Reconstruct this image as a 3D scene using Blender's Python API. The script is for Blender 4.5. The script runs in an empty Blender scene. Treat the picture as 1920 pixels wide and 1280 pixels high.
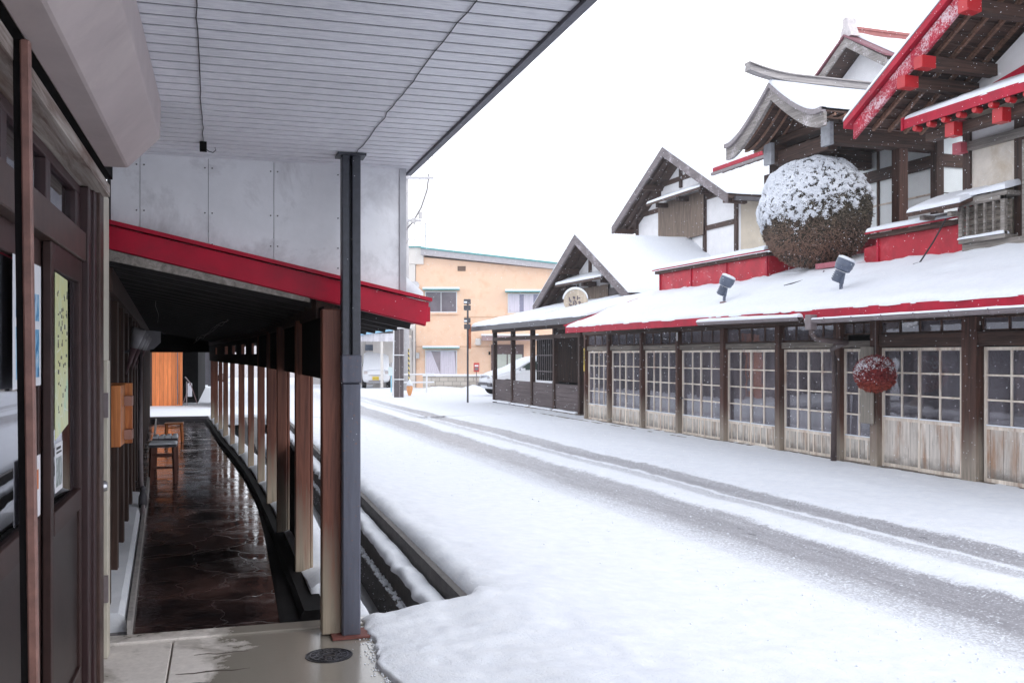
import bpy, bmesh, math, random
from mathutils import Vector, Matrix, noise
R = math.radians
random.seed(7)
scene = bpy.context.scene
C = scene.collection
# ------------------------------------------------------------------ camera, sky, light
F = 1813.0; HZ = 665.0; EYE = 1.78; YAW = math.atan(610 / F)
cam_d = bpy.data.cameras.new("camera"); cam = bpy.data.objects.new("camera", cam_d); C.objects.link(cam)
cam_d.sensor_width = 36; cam_d.sensor_fit = 'HORIZONTAL'; cam_d.lens = F / 1920 * 36
cam_d.shift_y = (HZ - 640) / 1920; cam_d.clip_start = 0.05; cam_d.clip_end = 3000
cam.location = (0, 0, EYE); cam.rotation_euler = (R(90), 0, -YAW); scene.camera = cam
world = bpy.data.worlds.new("World"); scene.world = world; world.use_nodes = True
wn = world.node_tree; wb = wn.nodes['Background']
sky = wn.nodes.new('ShaderNodeTexSky'); sky.sky_type = 'NISHITA'; sky.sun_disc = False
sky.sun_elevation = R(38); sky.sun_rotation = R(200)
hs = wn.nodes.new('ShaderNodeHueSaturation'); hs.inputs['Saturation'].default_value = 0.12
mx = wn.nodes.new('ShaderNodeMix'); mx.data_type = 'RGBA'; mx.inputs[0].default_value = 0.86
mx.inputs[7].default_value = (8.8, 9.2, 10.0, 1)
wn.links.new(sky.outputs[0], hs.inputs['Color']); wn.links.new(hs.outputs[0], mx.inputs[6])
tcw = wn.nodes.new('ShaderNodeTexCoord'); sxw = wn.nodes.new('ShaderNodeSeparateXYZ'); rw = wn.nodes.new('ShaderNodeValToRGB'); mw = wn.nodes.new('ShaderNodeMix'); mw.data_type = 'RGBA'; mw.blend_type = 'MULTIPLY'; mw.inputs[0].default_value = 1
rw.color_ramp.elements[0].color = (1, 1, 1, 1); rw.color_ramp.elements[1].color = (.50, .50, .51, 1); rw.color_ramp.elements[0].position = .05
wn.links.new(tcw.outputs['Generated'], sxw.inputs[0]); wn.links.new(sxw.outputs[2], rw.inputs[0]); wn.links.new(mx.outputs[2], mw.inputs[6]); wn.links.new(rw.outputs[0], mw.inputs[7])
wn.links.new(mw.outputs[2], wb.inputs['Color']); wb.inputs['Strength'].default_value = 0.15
sl = bpy.data.lights.new("sun", 'SUN'); sl.energy = 0.42; sl.angle = R(25); sl.color = (1, .97, .93)
sun = bpy.data.objects.new("sun", sl); C.objects.link(sun)
sun.rotation_euler = (R(52), 0, R(-160 + 180 + 18))
scene.view_settings.view_transform = 'Standard'; scene.view_settings.look = 'None'
scene.view_settings.exposure = 0.88; scene.view_settings.gamma = 1
# ------------------------------------------------------------------ frames and pixels
ANG = {'W': 0.0, 'L': -(YAW - math.atan(545 / F)), 'C': -YAW}
def at(u, v, fr='W', x=None, y=None, z=None, D=None):
    """where the line of sight through photo pixel (u,v) meets a plane of a frame"""
    t = (u - 960) / F; k = -(v - HZ) / F; a = -YAW - ANG[fr]
    dx = t * math.cos(a) - math.sin(a); dy = t * math.sin(a) + math.cos(a)
    if x is not None: s = x / dx
    elif y is not None: s = y / dy
    elif z is not None: s = (z - EYE) / k
    else: s = D
    return Vector((dx * s, dy * s, EYE + k * s))
def yat(u, x, fr='W'): return at(u, HZ, fr, x=x).y
# ------------------------------------------------------------------ mesh builder
class MB:
    def __init__(s): s.v = []; s.f = []; s.p = []
    def add(s, vs, fs):
        o = len(s.v); s.p.append((o, len(s.f))); s.v += [tuple(p) for p in vs]; s.f += [tuple(i + o for i in f) for f in fs]; return s
    def box(s, x0, x1, y0, y1, z0, z1):
        return s.add([(x, y, z) for z in (z0, z1) for y in (y0, y1) for x in (x0, x1)],
                     [(0, 2, 3, 1), (4, 5, 7, 6), (0, 1, 5, 4), (2, 6, 7, 3), (0, 4, 6, 2), (1, 3, 7, 5)])
    def bar(s, p, q, w, h, up=(0, 0, 1)):
        p = Vector(p); q = Vector(q); d = (q - p).normalized(); up = Vector(up)
        sd = d.cross(up)
        if sd.length < 1e-4: sd = d.cross(Vector((1, 0, 0)))
        sd.normalize(); un = sd.cross(d).normalized()
        vs = [e + sd * (w / 2 * a) + un * (h / 2 * b) for e in (p, q) for a, b in ((-1, -1), (1, -1), (1, 1), (-1, 1))]
        return s.add(vs, [(0, 1, 2, 3), (7, 6, 5, 4), (0, 4, 5, 1), (1, 5, 6, 2), (2, 6, 7, 3), (3, 7, 4, 0)])
    def prism(s, poly, vec):
        n = len(poly); vec = Vector(vec); a = [Vector(p) for p in poly]
        return s.add(a + [p + vec for p in a], [tuple(range(n - 1, -1, -1)), tuple(range(n, 2 * n))] +
                     [(i, (i + 1) % n, n + (i + 1) % n, n + i) for i in range(n)])
    def tube(s, pts, r, n=8, cap=True):
        pts = [Vector(p) for p in pts]; rr = r if isinstance(r, (list, tuple)) else [r] * len(pts); base = len(s.v)
        ref = Vector((0, 0, 1))
        for i, p in enumerate(pts):
            d = (pts[min(i + 1, len(pts) - 1)] - pts[max(i - 1, 0)]).normalized()
            a = d.cross(ref)
            if a.length < .05: a = d.cross(Vector((1, 0, 0)))
            a.normalize(); b = a.cross(d).normalized()
            s.v += [tuple(p + (a * math.cos(2 * math.pi * k / n) + b * math.sin(2 * math.pi * k / n)) * rr[i]) for k in range(n)]
        for i in range(len(pts) - 1):
            for k in range(n):
                s.f.append((base + i * n + k, base + i * n + (k + 1) % n, base + (i + 1) * n + (k + 1) % n, base + (i + 1) * n + k))
        if cap:
            s.f.append(tuple(base + k for k in range(n))); s.f.append(tuple(base + (len(pts) - 1) * n + k for k in range(n - 1, -1, -1)))
        return s
    def lathe(s, prof, c, n=20, axis=(0, 0, 1)):
        ax = Vector(axis).normalized(); a = ax.orthogonal().normalized(); b = ax.cross(a); c = Vector(c); base = len(s.v)
        for r, h in prof:
            s.v += [tuple(c + ax * h + (a * math.cos(2 * math.pi * k / n) + b * math.sin(2 * math.pi * k / n)) * max(r, 1e-4)) for k in range(n)]
        for i in range(len(prof) - 1):
            for k in range(n):
                s.f.append((base + i * n + k, base + i * n + (k + 1) % n, base + (i + 1) * n + (k + 1) % n, base + (i + 1) * n + k))
        s.f.append(tuple(base + k for k in range(n))); s.f.append(tuple(base + (len(prof) - 1) * n + k for k in range(n - 1, -1, -1)))
        return s
    def grid(s, pts):   # rows of points
        base = len(s.v); n = len(pts[0])
        for row in pts: s.v += [tuple(p) for p in row]
        for i in range(len(pts) - 1):
            for j in range(n - 1):
                a = base + i * n + j; s.f.append((a, a + 1, a + n + 1, a + n))
        return s
    def closed(s, top, drop, bottom=True):  # grid with skirt down to z-drop function and a bottom
        m = len(top); n = len(top[0]); s.grid(top)
        bot = [[drop(p) for p in r] for r in top]
        ring_t = [top[0][j] for j in range(n)] + [top[i][n - 1] for i in range(1, m)] + [top[m - 1][j] for j in range(n - 2, -1, -1)] + [top[i][0] for i in range(m - 2, 0, -1)]
        ring_b = [bot[0][j] for j in range(n)] + [bot[i][n - 1] for i in range(1, m)] + [bot[m - 1][j] for j in range(n - 2, -1, -1)] + [bot[i][0] for i in range(m - 2, 0, -1)]
        k = len(ring_t); b = len(s.v); s.v += [tuple(p) for p in ring_t] + [tuple(p) for p in ring_b]
        s.f += [(b + i, b + k + i, b + k + (i + 1) % k, b + (i + 1) % k) for i in range(k)]
        if bottom: s.f.append(tuple(b + k + i for i in range(k)))
        return s
def nz(x, y, z=0.0, o=3): return noise.fractal(Vector((x, y, z)), 1.0, 2.0, o)
def edged(L, n, r):
    """positions 0..L with extra points inside r of both ends"""
    e = [0, .06, .18, .35, .6, 1.0]; r = min(r, L * .4)
    a = [r * k for k in e]; m = max(2, n)
    return a + [r + (L - 2 * r) * i / m for i in range(1, m)] + [L - r * k for k in reversed(e)]
def snow_layer(mb, A, B, Cc, D, th, step=.25, r=.10, wob=.25, over=0.0, seed=0.0, seglim=90):
    """snow lying on the sloping quad A-B-C-D (AB low edge, DC high edge)"""
    A, B, Cc, D = map(Vector, (A, B, Cc, D)); Lu = (B - A).length; Lv = (D - A).length
    us = edged(Lu, min(seglim, int(Lu / step)), r); vs = edged(Lv, min(seglim, int(Lv / step)), r)
    rows = []
    for v in vs:
        row = []
        for u in us:
            a = u / Lu; b = v / Lv
            p = A * (1 - a) * (1 - b) + B * a * (1 - b) + Cc * a * b + D * (1 - a) * b
            e = min(1, u / r, v / r, (Lu - u) / r, (Lv - v) / r); e = max(0.0, e)
            h = th * math.sqrt(1 - (1 - e) ** 2) * (1 + wob * nz(p.x * 1.7 + seed, p.y * 1.7, p.z) + wob * .5 * nz(p.x * 6 + seed, p.y * 6, 3))
            ov = (1 - e) * .5 * r * nz(p.x * 3 + seed, p.y * 3, 9)
            q = p + Vector((0, 0, h + .004))
            if v < r: q += (A - D).normalized() * (over + ov) * (1 - v / r)
            row.append(q)
        rows.append(row)
    mb.closed(rows, lambda q: Vector((q[0], q[1], q[2] - .0)))
    return mb
def snow_on(mb, A, B, Cc, D, th, **k):
    b0 = len(mb.v); snow_layer(mb, A, B, Cc, D, th, **k); return mb
# ------------------------------------------------------------------ objects
def mesh_obj(name, mb, mat, bevel=0, smooth=False, fix=True):
    me = bpy.data.meshes.new(name); me.from_pydata(mb.v, [], mb.f); me.update()
    if fix:
        bm = bmesh.new(); bm.from_mesh(me); bmesh.ops.recalc_face_normals(bm, faces=bm.faces); bm.to_mesh(me); bm.free()
    if mat: me.materials.append(mat)
    if smooth: me.polygons.foreach_set('use_smooth', [True] * len(me.polygons))
    o = bpy.data.objects.new(name, me); C.objects.link(o)
    if bevel:
        m = o.modifiers.new('bevel', 'BEVEL'); m.width = bevel; m.segments = 1; m.limit_method = 'ANGLE'
    return o
def tagit(o, label, cat, group=None, kind=None):
    if label: o['label'] = label
    if cat: o['category'] = cat
    if group: o['group'] = group
    if kind: o['kind'] = kind
class Th:
    def __init__(s, name, label, cat, loc, fr='W', group=None):
        s.loc = Vector(loc); s.fr = fr; s.o = bpy.data.objects.new(name, None); s.o.empty_display_size = .2; C.objects.link(s.o)
        s.o.rotation_euler = (0, 0, ANG[fr]); s.o.location = Matrix.Rotation(ANG[fr], 3, 'Z') @ s.loc
        tagit(s.o, label, cat, group)
    def part(s, name, mb, mat, parent=None, label=None, **k):
        m = MB(); l = s.loc; m.v = [(a - l.x, b - l.y, c - l.z) for a, b, c in mb.v]; m.f = mb.f
        o = mesh_obj(name, m, mat, **k); o.parent = parent or s.o
        if label: o['label'] = label
        return o
def parts(T_, name, mb, mat, **k):
    # every piece of the builder (one box or bar each) becomes a part of its own
    st = mb.p + [(len(mb.v), len(mb.f))]
    for (a, fa), (b, fb) in zip(st[:-1], st[1:]):
        m = MB(); m.v = mb.v[a:b]; m.f = [tuple(i - a for i in f) for f in mb.f[fa:fb]]; T_.part(name, m, mat, **k)
def solo(name, mb, mat, label, cat, loc, fr='W', group=None, kind=None, **k):
    l = Vector(loc); m = MB(); m.v = [(a - l.x, b - l.y, c - l.z) for a, b, c in mb.v]; m.f = mb.f
    o = mesh_obj(name, m, mat, **k); o.rotation_euler = (0, 0, ANG[fr]); o.location = Matrix.Rotation(ANG[fr], 3, 'Z') @ l
    tagit(o, label, cat, group, kind); return o
def copy_tree(o, parent=None):
    c = o.copy(); C.objects.link(c); c.parent = parent
    for ch in list(o.children): copy_tree(ch, c)
    return c
# ------------------------------------------------------------------ materials
def newmat(name):
    m = bpy.data.materials.new(name); m.use_nodes = True; nt = m.node_tree; return m, nt, nt.nodes['Principled BSDF']
def N(nt, t, **k):
    n = nt.nodes.new(t)
    for a, b in k.items(): setattr(n, a, b)
    return n
def coords(nt, scale, world=False):
    mp = N(nt, 'ShaderNodeMapping'); mp.inputs['Scale'].default_value = scale if hasattr(scale, '__len__') else (scale,) * 3
    if world: nt.links.new(N(nt, 'ShaderNodeNewGeometry').outputs['Position'], mp.inputs[0])
    else: nt.links.new(N(nt, 'ShaderNodeTexCoord').outputs['Object'], mp.inputs[0])
    return mp.outputs[0]
def noise_t(nt, vec, sc=1, det=4, ro=.6, dist=0):
    n = N(nt, 'ShaderNodeTexNoise'); n.inputs['Scale'].default_value = sc; n.inputs['Detail'].default_value = det
    n.inputs['Roughness'].default_value = ro; n.inputs['Distortion'].default_value = dist
    nt.links.new(vec, n.inputs['Vector']); return n.outputs['Fac']
def ramp(nt, fac, stops, interp='LINEAR'):
    r = N(nt, 'ShaderNodeValToRGB'); r.color_ramp.interpolation = interp; e = r.color_ramp.elements
    while len(e) < len(stops): e.new(0.5)
    for i, (p, c) in enumerate(stops):
        e[i].position = p; e[i].color = (c if hasattr(c, '__len__') else (c, c, c)) + ((1,) if not hasattr(c, '__len__') or len(c) == 3 else ())
    nt.links.new(fac, r.inputs[0]); return r.outputs[0]
def mix(nt, f, a, b, mode='MIX'):
    m = N(nt, 'ShaderNodeMix', data_type='RGBA', blend_type=mode)
    for s, i in ((f, 0), (a, 6), (b, 7)):
        if isinstance(s, (int, float)): m.inputs[i].default_value = s
        elif isinstance(s, tuple): m.inputs[i].default_value = s + ((1,) if len(s) == 3 else ())
        else: nt.links.new(s, m.inputs[i])
    return m.outputs[2]
def math_n(nt, op, a, b=0.0):
    m = N(nt, 'ShaderNodeMath', operation=op)
    for i, s in enumerate((a, b)):
        if isinstance(s, (int, float)): m.inputs[i].default_value = s
        else: nt.links.new(s, m.inputs[i])
    return m.outputs[0]
def bump(nt, b, h, st=.3, d=.01):
    n = N(nt, 'ShaderNodeBump'); n.inputs['Strength'].default_value = st; n.inputs['Distance'].default_value = d
    nt.links.new(h, n.inputs['Height']); nt.links.new(n.outputs[0], b.inputs['Normal'])
def scl(c, k): return tuple(min(1, x * k) for x in c)
def plain(name, col, ro=.6, var=.2, sc=6, bs=.2, bd=.004, metal=0, spec=.5, streak=None, dirt=None):
    m, nt, b = newmat(name)
    f = noise_t(nt, coords(nt, streak or sc), 1, 5, .65)
    c = ramp(nt, f, [(.3, scl(col, 1 - var)), (.7, scl(col, 1 + var))])
    if dirt:
        f2 = noise_t(nt, coords(nt, 1.7), 1, 6, .7, .4)
        c = mix(nt, ramp(nt, f2, [(.5, 0.0), (.68, 1.0)]), c, dirt)
    nt.links.new(c, b.inputs['Base Color']); b.inputs['Roughness'].default_value = ro; b.inputs['Metallic'].default_value = metal
    b.inputs['Specular IOR Level'].default_value = spec
    if bs: bump(nt, b, noise_t(nt, coords(nt, sc * 6 if not hasattr(sc, '__len__') else sc), 1, 4), bs, bd)
    return m
GR = {'Z': (28, 28, 1.3), 'Y': (28, 1.3, 28), 'X': (1.3, 28, 28)}
def wood(name, col, dark, axis='Z', ro=.65, fade=None, stain=None, bs=.35, spec=.35):
    """fade=(z0,z1,colour): weathered pale below z1 ; stain=(colour, amount)"""
    m, nt, b = newmat(name)
    g = noise_t(nt, coords(nt, GR[axis]), 1, 6, .7, .6)
    big = noise_t(nt, coords(nt, tuple(x * .12 if x > 5 else x * .5 for x in GR[axis])), 1, 3)
    c = ramp(nt, g, [(.32, dark), (.62, col)]); c = mix(nt, .5, c, ramp(nt, big, [(.3, .55), (.7, 1.25)]), 'MULTIPLY')
    if fade:
        sx = N(nt, 'ShaderNodeSeparateXYZ'); nt.links.new(N(nt, 'ShaderNodeNewGeometry').outputs['Position'], sx.inputs[0])
        zz = math_n(nt, 'ADD', sx.outputs[2], math_n(nt, 'MULTIPLY', math_n(nt, 'SUBTRACT', g, .5), .9))
        zz = math_n(nt, 'ADD', zz, math_n(nt, 'MULTIPLY', math_n(nt, 'SUBTRACT', big, .5), .8))
        mr = N(nt, 'ShaderNodeMapRange'); mr.inputs[1].default_value = fade[0]; mr.inputs[2].default_value = fade[1]
        nt.links.new(zz, mr.inputs[0])
        c2 = ramp(nt, g, [(.3, scl(fade[2], .55)), (.6, fade[2])])
        c = mix(nt, mr.outputs[0], c2, c)
    if stain:
        s = noise_t(nt, coords(nt, tuple(x * .16 if x > 5 else x * .8 for x in GR[axis])), 1, 5, .6, .3)
        c = mix(nt, ramp(nt, s, [(.55, 0.0), (.75, stain[1])]), c, stain[0])
    nt.links.new(c, b.inputs['Base Color']); b.inputs['Roughness'].default_value = ro; b.inputs['Specular IOR Level'].default_value = spec
    bump(nt, b, g, bs, .004); return m
def snowmat(name='snow', fine=1.0):
    m, nt, b = newmat(name); v = coords(nt, 1.0, True)
    n1 = noise_t(nt, v, 14 * fine, 6, .7); n2 = noise_t(nt, v, 160 * fine, 2, .5)
    c = ramp(nt, n1, [(.3, (.74, .77, .83)), (.7, (.82, .84, .88))])
    nt.links.new(c, b.inputs['Base Color']); b.inputs['Roughness'].default_value = .75; b.inputs['Specular IOR Level'].default_value = .25
    h = math_n(nt, 'ADD', n1, math_n(nt, 'MULTIPLY', n2, .25)); bump(nt, b, h, .25, .02); return m
def glassmat(name, tint=(.5, .5, .55), ior=1.7, ro=.02, bs=.25, film=0):
    m, nt, b = newmat(name); nt.nodes.remove(b); out = nt.nodes['Material Output']
    tr = N(nt, 'ShaderNodeBsdfTransparent'); tr.inputs[0].default_value = tint + (1,)
    gl = N(nt, 'ShaderNodeBsdfGlossy'); gl.inputs['Roughness'].default_value = ro; gl.inputs[0].default_value = (.95, .95, 1, 1)
    fr = N(nt, 'ShaderNodeFresnel'); fr.inputs[0].default_value = ior
    n1 = noise_t(nt, coords(nt, 2.2), 1, 2); bp = N(nt, 'ShaderNodeBump'); bp.inputs['Strength'].default_value = bs; bp.inputs['Distance'].default_value = .006
    nt.links.new(n1, bp.inputs['Height']); nt.links.new(bp.outputs[0], gl.inputs['Normal'])
    ms = N(nt, 'ShaderNodeMixShader'); nt.links.new(fr.outputs[0], ms.inputs[0]); nt.links.new(tr.outputs[0], ms.inputs[1]); nt.links.new(gl.outputs[0], ms.inputs[2])
    if film:
        df = N(nt, 'ShaderNodeBsdfDiffuse'); df.inputs[0].default_value = (.50, .46, .52, 1); m2 = N(nt, 'ShaderNodeMixShader')
        nt.links.new(ramp(nt, noise_t(nt, coords(nt, (3, 3, 1.2)), 1, 4), [(.3, film * .5), (.7, film * 1.6)]), m2.inputs[0]); nt.links.new(tr.outputs[0], m2.inputs[1]); nt.links.new(df.outputs[0], m2.inputs[2]); nt.links.new(m2.outputs[0], ms.inputs[1])
    nt.links.new(ms.outputs[0], out.inputs[0]); return m
def lines(name, base, line, axis, pitch, width=.1, ro=.6, other=None):
    """boards: thin dark joints repeated along an object axis"""
    m, nt, b = newmat(name); sx = N(nt, 'ShaderNodeSeparateXYZ'); nt.links.new(N(nt, 'ShaderNodeTexCoord').outputs['Object'], sx.inputs[0])
    fr = math_n(nt, 'FRACT', math_n(nt, 'DIVIDE', sx.outputs['XYZ'.index(axis)], pitch))
    k = math_n(nt, 'LESS_THAN', fr, width)
    idx = math_n(nt, 'FLOOR', math_n(nt, 'DIVIDE', sx.outputs['XYZ'.index(axis)], pitch))
    wn_ = N(nt, 'ShaderNodeTexWhiteNoise', noise_dimensions='1D'); nt.links.new(idx, wn_.inputs['W'])
    along = {'Z': (3, 3, 20), 'Y': (20, 20, 1.5), 'X': (20, 20, 1.5)}[axis]
    f = noise_t(nt, coords(nt, along), 1, 5, .65)
    c = ramp(nt, f, [(.3, scl(base, .75)), (.7, scl(base, 1.2))])
    c = mix(nt, .5, c, ramp(nt, wn_.outputs[0], [(0, .7), (1, 1.25)]), 'MULTIPLY')
    if other: c = mix(nt, ramp(nt, noise_t(nt, coords(nt, (5, 5, .9)), 1, 5), [(.52, 0.0), (.7, .9)]), c, other)
    if axis == 'Y':
        sz = N(nt, 'ShaderNodeSeparateXYZ'); nt.links.new(N(nt, 'ShaderNodeNewGeometry').outputs['Position'], sz.inputs[0])
        g2 = math_n(nt, 'ADD', sz.outputs[2], math_n(nt, 'MULTIPLY', math_n(nt, 'SUBTRACT', noise_t(nt, coords(nt, 7), 1, 4), .5), .35))
        c = mix(nt, ramp(nt, g2, [(.12, .85), (.30, 0.0)]), c, (.17, .15, .13))
        c = mix(nt, ramp(nt, noise_t(nt, coords(nt, (30, 30, 2)), 1, 4), [(.58, 0.0), (.66, .6)]), c, (.19, .16, .14))
    nt.links.new(mix(nt, k, c, line), b.inputs['Base Color']); b.inputs['Roughness'].default_value = ro
    h = math_n(nt, 'SUBTRACT', f, math_n(nt, 'MULTIPLY', k, 3.0)); bump(nt, b, h, .4, .004); return m
PALE = (.50, .44, .36)
M = dict(
 snow=snowmat(),
 dwood=wood('dark_wood', (.085, .044, .032), (.018, .010, .009), 'Z'),
 dwoody=wood('dark_wood_lengthwise', (.095, .050, .036), (.020, .011, .009), 'Y'),
 dwoodx=wood('dark_wood_crosswise', (.095, .048, .034), (.020, .011, .009), 'X'),
 post=wood('facade_post', (.115, .050, .034), (.028, .013, .010), 'Z', fade=(.25, .85, (.38, .32, .26))),
 apost=wood('arcade_post', (.21, .075, .045), (.070, .022, .016), 'Z', fade=(.34, .80, (.40, .33, .25)), ro=.55),
 frame=wood('door_frame', (.86, .77, .67), (.66, .56, .46), 'Z', stain=((.28, .12, .06), .8), bs=.2),
 framed=wood('brown_frame', (.13, .07, .05), (.04, .02, .016), 'Z', stain=((.3, .22, .16), .5)),
 kick=lines('kick_boards', (.64, .59, .53), (.20, .16, .13), 'Y', .115, .07, other=(.33, .20, .12)),
 kick2=lines('plank_doors', (.66, .60, .54), (.12, .09, .07), 'Y', .215, .03, other=(.36, .19, .10)),
 wbeam=wood('weathered_beam', (.27, .23, .19), (.06, .05, .045), 'Y'),
 gbeam=wood('grey_beam', (.32, .29, .26), (.12, .10, .09), 'Y'),
 grey=wood('silver_bargeboard', (.34, .31, .29), (.15, .13, .12), 'Y', ro=.7),
 rafter=wood('rafter', (.28, .15, .10), (.10, .05, .035), 'X'),
 glass=glassmat('window_glass', (.85, .85, .88), 2.0, film=.21),
 red=plain('red_metal', (.41, .004, .028), .5, .2, 4, .12, dirt=(.29, .010, .03), spec=.28),
 redp=plain('red_panel', (.46, .012, .030), .45, .25, 3, .15, dirt=(.55, .07, .09), spec=.3),
 redb=plain('red_beam_end', (.46, .006, .012), .4, .1, 5, .1),
 plaster=plain('white_plaster', (.80, .79, .80), .85, .06, 3, .15),
 cream=plain('cream_plaster', (.66, .58, .47), .85, .1, 3, .2),
 shopglass=glassmat('shop_glass', (.8, .8, .82), 2.0, .015, .03),
 paper=plain('frosted_pane', (.88, .93, .94), .35, .08, 1.5, 0),
 black=plain('matt_black', (.007, .006, .0065), .9, .4, 6, .2, spec=.12),
 dgrey=plain('dark_grey_metal', (.07, .065, .075), .45, .2, 8, .1),
 gutter=plain('grey_gutter', (.20, .165, .17), .45, .15, 10, .1),
 lamp=plain('lamp_housing', (.10, .12, .17), .4, .15, 10, .1),
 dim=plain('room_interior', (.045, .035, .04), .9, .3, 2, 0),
 curtain=wood('curtain', (.34, .29, .31), (.17, .14, .16), 'Z', ro=.9, bs=.1),
 conc=None,
)
def frosted_mat(src, name, amt=.5, sc=(30, 30, 30)):
    m = src.copy(); m.name = name; nt = m.node_tree; b = nt.nodes['Principled BSDF']; l = b.inputs['Base Color'].links[0].from_socket
    f = math_n(nt, 'ADD', math_n(nt, 'MULTIPLY', noise_t(nt, coords(nt, sc), 1, 5, .8), .6), math_n(nt, 'MULTIPLY', noise_t(nt, coords(nt, 2.2), 1, 3), .4))
    nt.links.new(mix(nt, ramp(nt, f, [(amt, 0.0), (amt + .09, .75)]), l, (.72, .66, .70)), b.inputs['Base Color']); return m
M['redf'] = frosted_mat(M['red'], 'frosted_red', .50); M['greyf'] = frosted_mat(M['grey'], 'frosted_grey', .53)
# ------------------------------------------------------------------ ground and road
def H_road(x, y):
    """height of the snow, x,y in the L frame"""
    w = Matrix.Rotation(ANG['L'], 2) @ Vector((x, y)); X = w.x
    h = .03 + .02 * nz(x * .7, y * .35) + .012 * nz(x * 3, y * 3, 2)
    t = max(0, min(1, (X - 1.2) / 3.0)); h += (1 - t * t * (3 - 2 * t)) * (.17 + .03 * nz(x * 1.1, y * .9, 5))
    for a, b, d in ((4.45, 5.85, .045), (6.1, 7.1, .035)):
        k = max(0, min(1, (X - a) / .25)) * max(0, min(1, (b - X) / .25)); k = k * k * (3 - 2 * k)
        h += -d * k + .008 * k * nz(x * 9, y * 6, 4)
    if 7.2 < X: h += min(.05, (X - 7.2) * .02)
    h += .012 * max(0, nz(x * 5, y * 5, 8))
    return h
def rowpts(a, b, n, p=1.0): return [a + (b - a) * (i / n) ** p for i in range(n + 1)]
def rag(y): return .79 + .05 * nz(y * 2.2, 3.3) + .012 * nz(y * 9, 1.7) + max(0, (4.9 - y)) * .12
mb = MB(); rows = []
for i, y in enumerate(rowpts(.6, 6.32, 150)):
    e = rag(y); xs = [e + d for d in (0, .004, .012, .03, .06, .1, .15)] + rowpts(e + .2, 13.5, 150, 1.5); r = []
    for x in xs:
        d = x - e; q = math.sqrt(1 - (1 - min(1, d / .10)) ** 2)
        base = .182; hh = min(H_road(x, y), .3) + .03 * (1 - min(1, max(0, x - 1.62)))
        near = max(0, min(1, (6.32 - y) / .10)); q2 = math.sqrt(1 - (1 - near) ** 2) if x < 1.62 else 1
        fy = min(1, max(0, (6.2 - y) / .8)); foot = (.013 * nz(x * 2.6, y * 2.6, 7) + .005 * nz(x * 11, y * 11, 3) - .012 * max(0, nz(x * 3.3, y * 3.3, 9) - .1)) * max(0, min(1, (2.8 - d) / 1.5)) * (fy if x > 1.4 else 1) if d > .1 else .005 * nz(x * 25, y * 25)
        ym = 5.86 + .38 * (x - .8) if x < 1.55 else 6.145 + .18 * min(1, (x - 1.55) / .12)
        yy = y if y < 5 else 5 + (y - 5) * (ym - 5) / 1.32
        r.append((x, yy, min(base, hh) * (1 - q * q2) + hh * q * q2 + foot * q * q2 if d < .1 or x < 1.62 else hh + foot))
        if x < 1.75 and y < 6.0:
            k_ = min(1, d / .75); k_ = k_ * k_ * (3 - 2 * k_); k_ = 1 - (1 - k_) * min(1, (6.0 - y) / .5); X_, Y_, Z_ = r[-1]
            cr = .012 * max(0, nz(X_ * 14, Y_ * 14, 6)) * (1 if .01 < d < .5 else 0)
            r[-1] = (X_, Y_, Z_ if d > .75 else min(Z_, .184 + .026 * q + (Z_ - .21) * k_ + cr if Z_ > .21 else Z_))
    rows.append(r)
mb.closed(rows, lambda p: (p[0], p[1], min(p[2], -.15 if p[0] > .95 else .17)), False)
ys = rowpts(6.10, 30, 300, 1.5) + rowpts(30, 95, 60)[1:]; rows = []
for y in ys:
    e = 1.62; eb = e if y < 27 else -14
    if y < 27: xs = [eb + d for d in (0, .01, .03, .06, .1, .15)] + rowpts(eb + .2, 13.5, 150, 1.3)
    else: xs = [eb + d for d in (0, .01, .03, .06, .1, .15)] + rowpts(eb + .2, 45, 150)
    r = []
    for x in xs:
        d = x - eb; q = math.sqrt(1 - (1 - min(1, max(0, d) / .15)) ** 2); far = min(1, max(0, (y - 30) / 8))
        h = H_road(x, y) if (y < 30) else (H_road(x, y) * (1 - far) + far * (.03 + .06 * nz(x * .3, y * .3)))
        h = min(h, .3) if x > 0 else .16
        r.append((x, y, (.05 if y < 27 else h) * (1 - q) + (h + .03 * (1 - min(1, d))) * q + (.010 * nz(x * 20, y * 20, 2) if d < .3 else 0)))
    rows.append(r)
mb.closed(rows, lambda p: (p[0], p[1], p[2] if p[1] > 27 else -.12), False)
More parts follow.
